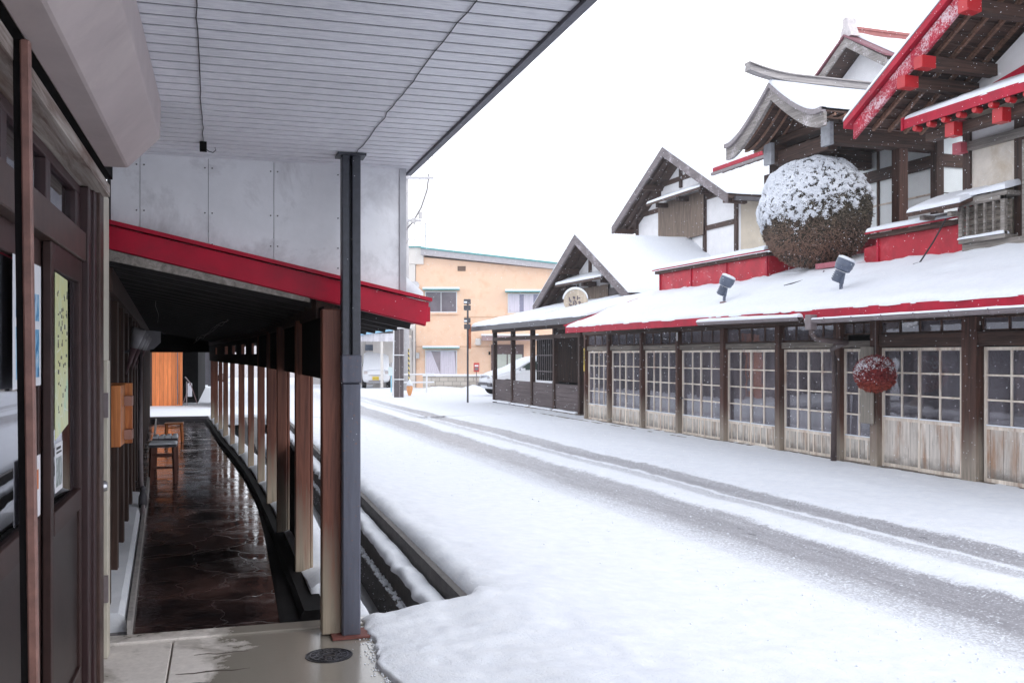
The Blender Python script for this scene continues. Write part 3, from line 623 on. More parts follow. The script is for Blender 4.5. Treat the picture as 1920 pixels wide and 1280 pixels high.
tw = SF.part('transom_window', MB().box(-.65, -.61, 1.0, 4.74, 2.50, 2.54).box(-.65, -.61, 4.60, 4.74, 2.33, 2.50).box(-.65, -.61, 3.86, 3.95, 2.33, 2.50).box(-.65, -.61, 3.1, 3.18, 2.33, 2.5), maroon, bevel=.003)
SF.part('glass_pane', MB().box(-.635, -.631, 1.0, 4.6, 2.33, 2.5), M['shopglass'], parent=tw)
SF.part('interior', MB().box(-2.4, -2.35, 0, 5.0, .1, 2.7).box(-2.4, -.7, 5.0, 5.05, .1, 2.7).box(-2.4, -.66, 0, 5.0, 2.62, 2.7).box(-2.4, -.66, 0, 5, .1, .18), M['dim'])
SF.part('upper_wall', MB().box(-1.2, -.62, -1, 5.86, 2.625, 5.5), plain('grey_render', (.4, .38, .36), .8, .1))
SF.part('guide_post', MB().box(-.60, -.575, 2.70, 2.80, .18, 2.55), M['gutter'])
SF.part('near_wall', MB().box(-.8, -.6, -2.0, 1.0, .1, 2.6), bm_)
SF.part('wet_sill', MB().box(-.66, -.565, 1.0, 5.15, .1, .198), plain('grimy_sill', (.16, .13, .12), .6, .3, 20, .3))
# posters on the glass
def text_mb(txt, size, origin, xdir, zdir, th=.001):
    cu = bpy.data.curves.new('t', 'FONT'); cu.body = txt; cu.size = size; cu.extrude = th; cu.resolution_u = 2
    ob = bpy.data.objects.new('t', cu); C.objects.link(ob); dg = bpy.context.evaluated_depsgraph_get(); me = bpy.data.meshes.new_from_object(ob.evaluated_get(dg))
    m_ = MB(); xd = Vector(xdir).normalized(); zd = Vector(zdir).normalized(); nd = xd.cross(zd); og = Vector(origin)
    m_.v = [tuple(og + xd * v.co.x + zd * v.co.y + nd * v.co.z) for v in me.vertices]; m_.f = [tuple(p.vertices) for p in me.polygons]
    bpy.data.objects.remove(ob); bpy.data.curves.remove(cu); bpy.data.meshes.remove(me); return m_
ink = plain('ink', (.02, .02, .025), .6, .1)
def photo_mat(name, cols, sc):
    m, nt, b = newmat(name); f = noise_t(nt, coords(nt, sc), 1, 4, .7, .8); nt.links.new(ramp(nt, f, list(zip([.3, .42, .52, .62, .75], cols))), b.inputs['Base Color']); b.inputs['Roughness'].default_value = .35; return m
bluep = photo_mat('blue_photo', [(.01, .03, .12), (.03, .22, .45), (.25, .5, .7), (.6, .7, .8), (.02, .12, .35)], (20, 26, 12))
PT = Th('poster', 'white bordered poster of two blue pictures behind the shop glass', 'poster', (-.617, 3.6, 1.7), 'L', group='posters in the shop window')
PT.part('sheet', MB().box(-.632, -.630, 3.38, 3.87, 1.67, 2.10), plain('poster_paper', (.72, .73, .76), .5, .04, 5, 0))
PT.part('picture', MB().box(-.6298, -.629, 3.42, 3.83, 1.90, 1.995), bluep); PT.part('picture', MB().box(-.6298, -.629, 3.42, 3.83, 1.70, 1.87), bluep)
PT.part('lettering', text_mb('2017.3', .07, (-.6295, 3.50, 2.045), (0, 1, 0), (0, 0, 1)), ink)
def mapmat():
    m, nt, b = newmat('map_paper'); n1 = noise_t(nt, coords(nt, (8, 8, 5)), 1, 3); vo = N(nt, 'ShaderNodeTexVoronoi', feature='DISTANCE_TO_EDGE'); vo.inputs['Scale'].default_value = 9
    nt.links.new(coords(nt, (1, 1, 1)), vo.inputs['Vector']); c = ramp(nt, n1, [(.4, (.62, .62, .30)), (.6, (.60, .66, .42)), (.68, (.35, .60, .42))])
    c = mix(nt, ramp(nt, vo.outputs[0], [(.0, 1.0), (.02, 0.0)]), c, (.75, .78, .70)); nt.links.new(c, b.inputs['Base Color']); b.inputs['Roughness'].default_value = .4; return m
PT = Th('poster', 'tall pale yellow green map poster on the inner side of the shop door', 'poster', (-.596, 4.1, 1.5), 'L', group='posters in the shop window')
PT.part('sheet', MB().prism([(-.598, 3.965, 1.46), (-.598, 4.28, 1.50), (-.598, 4.265, 2.08), (-.598, 3.965, 2.09)], (.002, 0, 0)), mapmat())
ln = MB(); random.seed(11)
for i in range(46):
    y = random.uniform(4.0, 4.24); z = random.uniform(1.55, 2.02); ln.box(-.5958, -.595, y, y + random.uniform(.008, .03), z, z + random.uniform(.006, .02))
PT.part('printing', ln, plain('map_ink', (.12, .12, .10), .6, .3))
PT = Th('notice', 'small white notice with a dark landscape picture taped below the map poster', 'notice', (-.596, 4.05, 1.3), 'L', group='posters in the shop window')
PT.part('sheet', MB().box(-.598, -.5965, 3.965, 4.14, 1.26, 1.445), plain('notice_paper', (.7, .7, .72), .5, .04, 5, 0))
PT.part('picture', MB().box(-.5960, -.5955, 3.985, 4.12, 1.28, 1.39), photo_mat('green_photo', [(.03, .05, .06), (.1, .14, .12), (.3, .33, .33), (.5, .55, .55), (.12, .2, .12)], (30, 40, 20)))
PT.part('lettering', MB().box(-.5960, -.5955, 3.99, 4.11, 1.405, 1.412).box(-.5960, -.5955, 3.99, 4.09, 1.42, 1.43), ink)
PT = Th('notice', 'white and orange leaflet low on the shop glass above the door rail', 'notice', (-.617, 3.7, 1.2), 'L', group='posters in the shop window')
PT.part('sheet', MB().box(-.632, -.630, 3.6, 3.86, 1.20, 1.42), plain('leaflet', (.75, .73, .76), .5, .04, 5, 0)); PT.part('picture', MB().box(-.6298, -.629, 3.64, 3.82, 1.3, 1.37), plain('orange_ink', (.6, .15, .03), .5, .3, 20, 0))
# wooden doll behind the near glass
KD = Th('wooden_doll', 'large white wooden doll with red stripes standing inside the shop glass', 'doll', (-.95, 3.6, .2), 'L')
kx, ky = at(4, HZ, 'L', x=-.80).x, at(4, HZ, 'L', x=-.80).y
ivory = plain('ivory_wood', (.62, .55, .48), .4, .05, 5, 0)
KD.loc = Vector((kx, ky, .2)); KD.o.location = Matrix.Rotation(ANG['L'], 3, 'Z') @ KD.loc
KD.part('body', MB().lathe([(.11, .0), (.12, .1), (.10, .5), (.075, .9), (.07, 1.25), (.085, 1.32), (.05, 1.40)], (kx, ky, .2), 24), ivory, smooth=True)
KD.part('head', MB().lathe([(.04, 1.4), (.09, 1.44), (.115, 1.55), (.10, 1.66), (.05, 1.73), (0, 1.75)], (kx, ky, .2), 24), ivory, smooth=True)
KD.part('painted_stripes', MB().lathe([(.108, .42), (.107, .46)], (kx, ky, .2), 24).lathe([(.0985, .6), (.098, .63)], (kx, ky, .2), 24).lathe([(.089, .78), (.087, .82)], (kx, ky, .2), 24).lathe([(.0765, 1.0), (.076, 1.03)], (kx, ky, .2), 24).lathe([(.0805, 1.2), (.083, 1.24)], (kx, ky, .2), 24), plain('red_paint', (.55, .02, .04), .5, .1))
KD.part('stand', MB().box(kx - .3, kx + .3, ky - .3, ky + .3, .181, .2), bm_)
# ------------------------------------------------------------------ things in and by the arcade
orange = wood('orange_wood', (.60, .22, .07), (.36, .10, .03), 'Z', ro=.45, stain=((.2, .07, .03), .5))
LB = Th('letter_box', 'orange varnished wooden box fixed on the dark arcade wall', 'box', (-.64, 6.5, 1.2), 'L')
LB.part('box_body', MB().box(-.74, -.585, 6.30, 6.62, 1.22, 1.595), orange, bevel=.004)
LB.part('back_board', MB().box(-.72, -.545, 6.622, 6.65, 1.215, 1.60), orange, bevel=.003)
LB.part('batten', MB().box(-.584, -.538, 6.50, 6.62, 1.46, 1.52), plain('pinkish_wood', (.33, .17, .13), .6, .15)); LB.part('batten', MB().box(-.584, -.538, 6.50, 6.62, 1.25, 1.31), plain('pinkish_wood2', (.33, .17, .13), .6, .15))
darkstool = wood('stool_brown', (.16, .06, .04), (.06, .02, .015), 'Z', ro=.45)
def stool(label, x, y, w, d, h, mt, snow, slats=0):
    T_ = Th('stool', label, 'stool', (x, y, .181), 'L', group='stools along the arcade wall')
    for sx_ in (-1, 1):
        for sy_ in (-1, 1):
            T_.part('leg', MB().bar((x + sx_ * (w / 2 - .02), y + sy_ * (d / 2 - .02), .181), (x + sx_ * (w / 2 - .035), y + sy_ * (d / 2 - .035), .181 + h - .03), .032, .032), mt)
    T_.part('seat', MB().box(x - w / 2, x + w / 2, y - d / 2, y + d / 2, .181 + h - .03, .181 + h), mt if not snow else M['dgrey'], bevel=.004)
    T_.part('stretcher', MB().box(x - w / 2 + .04, x + w / 2 - .04, y - d / 2 + .02, y - d / 2 + .04, .181 + h * .38, .181 + h * .44).box(x - w / 2 + .04, x + w / 2 - .04, y - d / 2 + .02, y - d / 2 + .04, .181 + h * .72, .181 + h * .78), mt)
    if slats:
        for i in range(4):
            xa = x - w / 2 + i * w / 4; s_ = MB(); snow_layer(s_, (xa + .005, y - d / 2, .181 + h), (xa + w / 4 - .005, y - d / 2, .181 + h), (xa + w / 4 - .005, y + d / 2, .181 + h), (xa + .005, y + d / 2, .181 + h), .045, step=.05, r=.02); T_.part('snow', s_, M['snow'], smooth=True)
    elif snow:
        s_ = MB(); snow_layer(s_, (x - w / 2, y - d / 2, .181 + h), (x + w / 2, y - d / 2, .181 + h), (x + w / 2, y + d / 2, .181 + h), (x - w / 2, y + d / 2, .181 + h), .03, step=.05, r=.03); T_.part('snow', s_, M['snow'], smooth=True)
stool('brown stool with a flat cover of snow nearest in the arcade', -.70, 12.9, .33, .33, .48, darkstool, True)
stool('brown stool with its slatted top holding snow behind the nearest stool', -.76, 14.6, .34, .34, .42, darkstool, True, 4)
stool('small orange wooden stool without snow at the back of the row', -.84, 19.0, .33, .33, .34, orange, False)
tile = plain('grey_lamp', (.34, .32, .33), .5, .15, 10, .1); brn = plain('brown_lamp', (.14, .08, .085), .5, .2)
for i, (y, lab) in enumerate(((8.9, 'grey and brown cone shaped wall lamp nearest on the dark arcade wall'), (10.3, 'second cone shaped wall lamp just behind the nearest one'), (11.6, 'third cone shaped wall lamp in the overlapping row'), (12.9, 'farthest cone shaped wall lamp of the overlapping row'))):
    x = eL(y) - .045; W_ = Th('wall_lamp', lab, 'lamp', (x, y, 1.78), 'L', group='cone lamps on the arcade wall')
    W_.part('shade', MB().lathe([(.030, 0), (.060, .17), (.052, .17), (.026, .01)], (x, y, 1.84), 16, (.25, -.1, 1)), tile, smooth=True)
    W_.part('cone', MB().lathe([(.006, -.24), (.029, 0)], (x, y, 1.84), 14, (.30, -.1, 1)), brn, smooth=True)
    W_.part('bracket', MB().bar((x - .1, y + .02, 1.80), (x, y, 1.82), .02, .02), M['dgrey'])
PB = Th('sign_board', 'blank grey angled board sticking out behind the cone lamps', 'sign', (eL(14) + .02, 14.2, 1.9), 'L')
PB.part('board', MB().prism([(eL(14) - .08, 14.2, 2.12), (eL(14) + .14, 14.2, 2.10), (eL(14) + .14, 14.2, 1.95), (eL(14) + .05, 14.2, 1.86), (eL(14) - .06, 14.2, 1.84)], (0, .03, 0)), plain('sign_grey', (.36, .34, .36), .6, .1))
PB.part('arm', MB().bar((eL(14) - .14, 14.25, 2.0), (eL(14), 14.25, 2.0), .03, .03), M['dgrey'])
mete = Th('tap', 'small frosted pipe tap low on the arcade wall beside the stools', 'tap', (eL(10.3) + .01, 10.3, .19), 'L')
mete.part('valve', MB().lathe([(.03, 0), (.045, .05), (.04, .12), (.02, .18), (.035, .2), (.01, .23)], (eL(10.2) + .0, 10.2, .26), 12), M['dgrey'], smooth=True)
mete.part('pipe', MB().tube([(eL(10.5) - .03, 10.5, 1.9), (eL(10.5) - .03, 10.5, .9), (eL(10.4) - .02, 10.4, .5), (eL(10.2), 10.25, .3), (eL(9.7), 9.7, .24)], .022, 8), M['gutter'], smooth=True)
BD = solo('black_panel', MB().box(eR(7.5) + .03, eR(7.5) + .055, 7.10, 8.55, .27, 1.0), M['black'], 'black panel standing between the arcade posts above the drain', 'panel', (eR(7.5) + .04, 7.9, .27), 'L')
MBX = solo('meter_box', MB().box(px - .13, px - .055, 5.60, 5.66, 1.40, 1.56), M['dgrey'], 'small grey box fixed between timber post and steel post', 'box', (px - .1, 5.62, 1.5), 'L', bevel=.005)
# manhole
MH = Th('manhole_cover', 'round cast iron cover set in the wet concrete by the post', 'manhole cover', at(617, 1228, 'L', z=.181), 'L')
mc = MH.loc; iron = plain('cast_iron', (.035, .035, .042), .35, .3, 60, .3, metal=.5)
MH.part('rim', MB().lathe([(.125, 0), (.125, .004), (.117, .004), (.117, .001)], (mc.x, mc.y, .1805), 40), iron)
MH.part('lid', MB().lathe([(.115, 0), (.115, .002), (0, .0025)], (mc.x, mc.y, .1805), 40), iron)
rb = MB()
for r_ in (.10, .066, .034):
    n = 40
    for i in range(n):
        a = 2 * math.pi * i / n; b_ = a + 2 * math.pi / n * .85; rb.bar((mc.x + r_ * math.cos(a), mc.y + r_ * math.sin(a), .185), (mc.x + r_ * math.cos(b_), mc.y + r_ * math.sin(b_), .185), .006, .004)
for i in range(12):
    a = math.pi * i / 6; rb.bar((mc.x + .04 * math.cos(a), mc.y + .04 * math.sin(a), .185), (mc.x + .094 * math.cos(a + .25), mc.y + .094 * math.sin(a + .25), .185), .007, .004)
MH.part('raised_pattern', rb, plain('worn_iron', (.16, .16, .18), .35, .2, 30, .1, metal=.7))
# neighbouring upper storey behind the arcade, far end of the walkway
UB = Th('arcade_house', 'dark timber house standing behind the covered arcade', 'house', (-2, 14, 2.4), 'L')
UB.part('wall', MB().box(-6, -2.9, 6.5, 24.4, .1, 4.6).box(-2.9, eL(24) - .25, 24.35, 24.6, .1, 2.5), M['dwood'])
UB.part('roof', MB().prism([(-2.2, 6.0, 4.5), (-6.5, 6.0, 6.4), (-10.8, 6.0, 4.5), (-10.8, 6.0, 4.35), (-6.5, 6.0, 6.25), (-2.2, 6.0, 4.35)], (0, 19, 0)), M['dgrey'])
s = MB(); snow_layer(s, (-2.2, 6.0, 4.5), (-2.2, 25, 4.5), (-6.5, 25, 6.4), (-6.5, 6, 6.4), .2, step=.6); UB.part('snow', s, M['snow'], smooth=True)
UB.part('shed_roof', MB().prism([(-1.2, 6.42, 2.46), (-3.0, 6.42, 3.1), (-3.0, 6.42, 3.0), (-1.2, 6.42, 2.4)], (0, 18, 0)), M['dgrey'])
yo = 32.6
OH = Th('timber_house', 'house with bright orange board wall seen at the end of the walkway', 'house', (-2, yo, .15), 'L')
OH.part('dark_boards', MB().box(-4.2, -2.1, yo, yo + .15, .12, 2.9), M['dwood'])  # unseen end of the wall, made dark to weaken the orange reflection
OH.part('board_wall', MB().box(-2.1, at(342, 700, 'L', y=yo).x, yo, yo + .15, .12, 2.9), lines('orange_boards', (.80, .24, .07), (.30, .08, .03), 'X', .12, .06, .45))
OH.part('added_reflection_screen', MB().box(-.22, -.16, 31.2, 34.2, .1, 2.6), M['dwood'])  # dark board added to keep the orange wall out of the shop glass reflections
OH.part('corner_pipe', MB().box(at(332, 700, 'L', y=yo).x, at(332, 700, 'L', y=yo).x + .03, yo - .06, yo - .01, .2, 2.9), M['gutter'])
OH.part('side_wall', MB().box(-5, at(372, 700, 'L', y=35).x, 34.6, 50, .12, 3.0).box(-5, at(343, 700, 'L', y=34.5).x, yo + .15, 34.6, .12, 3.0), M['black'])
OH.part('roof', MB().box(-5, -.3, yo - .8, 50, 2.6, 2.75), M['dgrey'])
s = MB(); snow_layer(s, (-5, yo - .8, 2.75), (-.3, yo - .8, 2.75), (-.3, 50, 2.75), (-5, 50, 2.75), .2, step=.8); OH.part('snow', s, M['snow'], smooth=True)
OH.part('wall_behind', MB().box(-9, -4.2, yo + .1, 50, .1, 4.5), M['dwood'])
mb = MB(); snow_layer(mb, (-3.5, 24.65, .16), (.2, 24.65, .16), (.2, 31, .16), (-3.5, 31, .16), .06, step=.3)
s_k = MB().box(-3.5, at(394, 790, 'L', y=24.5).x, 24.40, 24.62, .05, .30)
solo('log_kerb', s_k, M['dgrey'], 'dark kerb lying across the far end of the walkway', 'kerb', (-1, 24.5, .16), 'L', bevel=.05)
AS = Th('a_frame_sign', 'thin leaning folding sign by the black wall at the walkway end', 'sign', at(352, 755, 'L', y=31.8), 'L')
q0 = at(347, 706, 'L', y=31.8); q1 = at(350, 760, 'L', y=31.8); q2 = at(370, 757, 'L', y=31.8); q3 = at(357, 718, 'L', y=31.8); q4 = at(343, 757, 'L', y=31.9)
AS.part('leg', MB().bar(q0, q3, .03, .03), M['gutter']); AS.part('leg', MB().bar(q3, q2, .025, .025), brn); AS.part('leg', MB().bar(q3, q4, .025, .025), brn)
AS.part('leg', MB().bar(q1, Vector((q1.x, q1.y, q0.z - .15)), .03, .03), M['gutter']); AS.part('board', MB().box(q1.x + .03, q1.x + .16, 31.8, 31.83, q3.z - .42, q3.z), plain('pale_board', (.5, .5, .55), .5))
for u, vb, D_ in ((388, 716, 52), (394, 722, 50)):
    p = at(u, vb, 'C', D=D_); solo('street_post', MB().box(p.x - .09, p.x + .09, p.y - .09, p.y + .09, .1, 3.2), M['dgrey'], 'left slim dark post far beyond the walkway end' if u == 388 else 'right slim dark post far beyond the walkway end', 'post', (p.x, p.y, .1), 'C', group='posts beyond the walkway')
# ------------------------------------------------------------------ right side: brewery shop front range
X0 = 10.05
us = [1099, 1142, 1204, 1272, 1357, 1461, 1573, 1642, 1821]
py = [yat(u, X0) for u in us] + [8.4, 6.5]
SH = Th('brewery_shop', 'long low wooden shop with lattice glass doors under a red edged snowy roof', 'shop', (X0, 14, .05))
for i, y in enumerate(py):
    w = .10 if i < 4 else (.14 if i < 6 else .16)
    if i == 8: w = .26
    if i == 6: w = .17
    z1 = 2.30
    SH.part('post', MB().box(X0 - .05, X0 + .12, y - w / 2, y + w / 2, .0, z1), M['post'], bevel=.007)
SH.part('sill_beam', MB().box(X0 - .04, X0 + .12, py[0], py[-1], -.02, .09), M['wbeam'])
SH.part('head_beam', MB().box(X0 + .0, X0 + .10, py[7], py[0], 1.89, 2.00), M['wbeam'], bevel=.004)
SH.part('head_beam', MB().box(X0 - .02, X0 + .12, py[-1], py[7], 1.90, 2.09), M['dwoody'], bevel=.004)
SH.part('wall_plate', MB().box(X0 - .02, X0 + .14, 6.5, 23.9, 2.30, 2.42), M['dwoody'])
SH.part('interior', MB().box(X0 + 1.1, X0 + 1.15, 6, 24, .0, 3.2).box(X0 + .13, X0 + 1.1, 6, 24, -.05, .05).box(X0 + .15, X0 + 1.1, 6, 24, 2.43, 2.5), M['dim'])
SH.part('end_wall', MB().box(X0, X0 + 1.5, py[0] + .06, py[0] + .16, 0, 2.9), M['dwood'])
random.seed(21)
def leaf(y0, y1, x, zb, zt, zr, cols, rows_, kick, dx=0, label=None):
    s_ = .045; m_ = MB().box(x - .015, x + .015, y0, y0 + s_, zb, zt).box(x - .015, x + .015, y1 - s_, y1, zb, zt).box(x - .013, x + .013, y0 + s_, y1 - s_, zt - .045, zt).box(x - .013, x + .013, y0 + s_, y1 - s_, zr - .06, zr).box(x - .013, x + .013, y0 + s_, y1 - s_, zb, zb + .05)
    for c in range(1, cols):
        yc = y0 + s_ + (y1 - y0 - 2 * s_) * c / cols; m_.box(x - .012, x + .012, yc - .013, yc + .013, zr, zt - .045)
    for r_ in range(1, rows_):
        zc = zr + (zt - .045 - zr) * r_ / rows_; m_.box(x - .010, x + .010, y0 + s_, y1 - s_, zc - .012, zc + .012)
    d = SH.part('sliding_door', m_, M['frame'], label=label)
    tilt = random.uniform(-.004, .004)
    SH.part('glass_pane', MB().prism([(x + .004 + tilt, y0 + s_, zr), (x + .004, y1 - s_, zr), (x + .004 - tilt, y1 - s_, zt - .045), (x + .004, y0 + s_, zt - .045)], (.003, 0, 0)), M['glass'], parent=d)
    SH.part('kick_panel', MB().box(x - .008, x + .008, y0 + s_, y1 - s_, zb + .05, zr - .06), M['kick2'] if kick else M['kick'], parent=d)
    if not kick:
        bt = MB(); n = max(3, int((y1 - y0) / .22))
        for i in range(n):
            yb = y0 + s_ + (y1 - y0 - 2 * s_) * (i + .5) / n; bt.box(x - .017, x - .008, yb - .012, yb + .012, zb + .05, zr - .06)
        parts(SH, 'batten', bt, M['frame'], parent=d)
    sn = MB().box(x - .026, x - .016, y0 + s_, y1 - s_, zr - .012, zr + .006); SH.part('snow', sn, M['snow'], parent=d)
for i in range(len(py) - 1):
    ya, yb = py[i + 1], py[i]; w0 = .08 if i < 5 else .09
    if i == 7: ya += .09
    if i == 8: yb -= .09
    ya += w0 - .01; yb -= w0 - .01; big = i >= 7; zt = 1.885 if big else 1.875; zr = .85 if big else .50
    if i in (0, 6): leaf(ya, yb, X0 + .05, .09, zt, zr, 4 if i == 0 else 2, 4, False)
    else:
        ym = (ya + yb) / 2; cols = 2
        leaf(ym - .02, yb, X0 + (.065), .09, zt, zr, cols, 3 if big else 4, big); leaf(ya, ym + .02, X0 + (.028), .09, zt, zr, cols, 3 if big else 4, big)
    # transom
    zl, zh = (2.10, 2.29) if i >= 6 else (2.01, 2.29); n = 4 if i not in (0, 6) else 3
    m_ = MB()
    for c in range(n + 1):
        yc = ya + (yb - ya) * c / n; m_.box(X0 + .03, X0 + .06, yc - .014, yc + .014, zl, zh)
    m_.box(X0 + .03, X0 + .06, ya, yb, zh - .02, zh).box(X0 + .03, X0 + .06, ya, yb, zl, zl + .02)
    t_ = SH.part('transom_window', m_, M['framed']); SH.part('glass_pane', MB().box(X0 + .045, X0 + .049, ya, yb, zl, zh), M['glass'], parent=t_)
    # what stands behind the glass
    if i < 8:
        cw = MB(); n = 30; ra = random.uniform(0, .25) * (yb - ya); rb_ = yb - random.uniform(0, .4) * (yb - ya)
        rows = [[(X0 + .22 + .03 * math.sin(j * 1.9 + i), ya + ra + (rb_ - ya - ra) * j / n, z) for j in range(n + 1)] for z in (.35, 1.86)]
        cw.grid(rows); SH.part('curtain', cw, M['curtain'])
m_ = MB()
for k in range(22): m_.box(X0 + .18, X0 + .21, py[10], py[8] - .3, .3 + k * .078, .3 + k * .078 + .06)
SH.part('slatted_shutter', m_, plain('shutter_slats', (.16, .15, .155), .5, .15))
SH.part('pale_blue_sheet', MB().box(X0 + .075, X0 + .085, yat(1718, X0 + .08), yat(1697, X0 + .08), .87, 1.18), plain('pale_blue', (.45, .66, .72), .5, .05))
SH.part('blue_notice', MB().box(X0 + .085, X0 + .09, yat(1497, X0 + .08), yat(1472, X0 + .08), 1.35, 1.80), bluep)
# sheet steel kerb in front of the left bays
SH.part('base_kerb', MB().box(X0 - .35, X0 - .28, yat(1290, X0 - .3), 27, -.02, .085).box(X0 - .28, X0 - .05, yat(1290, X0 - .3), 24.5, -.02, .05), M['wbeam'])
# pent roof
XE, ZE, XW, ZW = 9.12, 2.46, 11.6, 3.36
YL = 22.75
def rq(x): return ZE + (ZW - ZE) * (x - XE) / (XW - XE)
rf = SH.part('roof', MB().prism([(XE, 5.5, ZE), (XW, 5.5, ZW), (XW, 5.5, ZW - .06), (XE, 5.5, ZE - .06)], (0, YL - 5.5, 0)).box(XW, 13.1, 14.8, 17.75, ZW - .3, ZW - .05).prism([(XW + .002, 14.8, ZW), (13.1, 14.8, rq(13.1) - .1), (13.1, 14.8, rq(13.1) - .2), (XW + .002, 14.8, ZW - .06)], (0, 2.95, 0)), M['dwoodx'])
SH.part('red_fascia', MB().box(XE - .03, XE - .003, 5.5, YL, ZE - .13, ZE + .01), M['red'], parent=rf)
SH.part('red_end_board', MB().prism([(XE - .03, YL + .003, ZE - .14), (XE - .03, YL + .003, ZE + .04), (XE - .10, YL + .003, ZE + .06), (XW, YL + .003, ZW + .06), (XW, YL + .003, ZW - .08)], (0, .03, 0)), M['red'], parent=rf)
raf = MB()
y = 5.8
while y < YL - .1:
    raf.bar((XE + .01, y, ZE - .105), (X0 + .1, y, rq(X0 + .1) - .105), .05, .085); y += .42
parts(SH, 'rafter', raf, M['dwoodx'], parent=rf)
s = MB(); snow_layer(s, (XE - .01, 5.5, ZE + .003), (XE - .01, YL + .02, ZE + .003), (XW - .003, YL + .02, ZW + .003), (XW - .003, 5.5, ZW + .003), .085, step=.16, r=.12, wob=.5, over=.02, seglim=110); SH.part('snow_on_roof', s, M['snow'], parent=rf, smooth=True)
s = MB(); snow_layer(s, (XW - .004, 14.85, ZW), (XW - .004, 17.7, ZW), (13.05, 17.7, ZW + .4), (13.05, 14.85, ZW + .4), .09, step=.3); SH.part('snow_in_recess', s, M['snow'], parent=rf, smooth=True)
# gutter
def halfpipe(mb, p, q, r, n=8):
    p = Vector(p); q = Vector(q); rows = []
    for k in range(2):
        rr = r if k == 0 else r * .86
        rows.append([[Vector((e.x + rr * math.cos(math.pi + math.pi * i / n), e.y, e.z + rr * math.sin(math.pi + math.pi * i / n))) for i in range(n + 1)] for e in (p, q)])
    mb.grid(rows[0]); mb.grid([list(reversed(x)) for x in rows[1]])
    return mb
yg0 = yat(1310, XE - .10); yg1 = yat(1500, XE - .1); yg2 = yat(1512, XE - .1)
g = SH.part('gutter', halfpipe(MB(), (XE - .095, yg1, ZE - .10), (XE - .095, yg0, ZE - .08), .055), M['gutter'], smooth=True)
s = MB(); snow_layer(s, (XE - .15, yg1, ZE - .10), (XE - .15, yg0, ZE - .08), (XE - .04, yg0, ZE - .075), (XE - .04, yg1, ZE - .10), .06, step=.2, r=.04); SH.part('snow', s, M['snow'], parent=g, smooth=True)
g = SH.part('gutter', halfpipe(MB(), (XE - .095, 5.5, ZE - .14), (XE - .095, yg2, ZE - .155), .055), M['gutter'], smooth=True)
s = MB(); snow_layer(s, (XE - .145, 5.5, ZE - .14), (XE - .145, yg2, ZE - .15), (XE - .045, yg2, ZE - .15), (XE - .045, 5.5, ZE - .14), .03, step=.2, r=.04); SH.part('snow', s, M['snow'], parent=g, smooth=True)
st = MB(); y = yg2 - .5
while y > 5.6: SH.part('gutter_bracket', MB().tube([(XE - .155, y, ZE - .13), (XE - .153, y, ZE - .17), (XE - .12, y, ZE - .20), (XE - .07, y, ZE - .205), (XE - .035, y, ZE - .15)], .008, 5), M['gutter']); y -= .62
yp = yat(1520, XE - .1); yq = yat(1566, X0 - .12)
dp = [(XE - .095, yp, ZE - .16), (XE - .09, yp - .01, ZE - .36), (XE - .02, yp - .03, ZE - .44), (XE + .35, yp - .25, ZE - .50), (X0 - .18, yq, ZE - .58), (X0 - .14, yq, ZE - .75), (X0 - .15, yq - .02, 1.2), (X0 - .13, yq + .03, .02)]
SH.part('downpipe', MB().tube(dp, [.06, .04, .04, .04, .04, .04, .042, .05], 10), plain('brown_pipe', (.085, .06, .058), .6, .2, 12, .1), smooth=True)
SH.part('gutter_box', MB().box(XE - .16, XE - .03, yp - .07, yp + .07, ZE - .30, ZE - .07), M['gutter'], bevel=.01)
# red parapet wall
def redwall(y0, y1, x, z0, z1, uj=None):
    w = SH.part('red_wall', MB().box(x, x + .05, y0, y1, z0, z1), M['redp'], label='red sheet clad low wall on top of the roof')
    n = max(1, round((y1 - y0) / 1.6)); b_ = MB(); sn = MB()
    for i in range(n + 1):
        yy = y0 + (y1 - y0) * i / n; b_.box(x - .025, x, yy - .025, yy + .025, z0, z1)
    parts(SH, 'batten', b_, M['red'], parent=w)
    SH.part('cap_board', MB().box(x - .10, x + .12, y0 - .12, y1 + .12, z1, z1 + .075), M['dwoody'], parent=w)
    SH.part('red_cap', MB().prism([(x - .17, y0 - .15, z1 + .078), (x + .35, y0 - .15, z1 + .20), (x + .35, y0 - .15, z1 + .225), (x - .17, y0 - .15, z1 + .103)], (0, y1 - y0 + .3, 0)), M['red'], parent=w)
    s = MB(); snow_layer(s, (x - .17, y0 - .15, z1 + .105), (x - .17, y1 + .15, z1 + .105), (x + .35, y1 + .15, z1 + .228), (x + .35, y0 - .15, z1 + .228), .07, step=.2, r=.06); SH.part('snow', s, M['snow'], parent=w, smooth=True)
redwall(17.6, 22.45, 11.6, 3.30, 3.86); redwall(12.25, 14.15, 11.6, 3.30, 3.84)
SH.part('red_wall', MB().box(11.6, 13.0, 17.55, 17.6, 3.3, 3.86).box(12.95, 13.0, 14.2, 17.55, 3.3, 4.1), M['redp'])
SH.part('red_wall', MB().box(11.6, 12.6, 14.16, 14.2, 3.3, 3.84).prism([(11.9, 14.25, 3.3), (11.9, 14.9, 3.3), (11.9, 14.9, 3.75), (11.9, 14.25, 3.80)], (.05, 0, 0)), M['redp'])
SH.part('red_wall', MB().box(11.55, 11.6, 12.0, 12.24, 3.30, 4.15), M['redp'])
SH.part('red_box', MB().box(11.45, 11.75, 15.0, 15.75, 3.42, 3.52), plain('faded_red', (.42, .12, .15), .6, .15, 5, .1))
# snow filling behind the parapet
SH.part('roof_behind', MB().prism([(11.9, 17.6, 3.9), (13.3, 17.6, 4.3), (13.3, 17.6, 3.5), (11.9, 17.6, 3.5)], (0, 4.9, 0)), M['snow'])
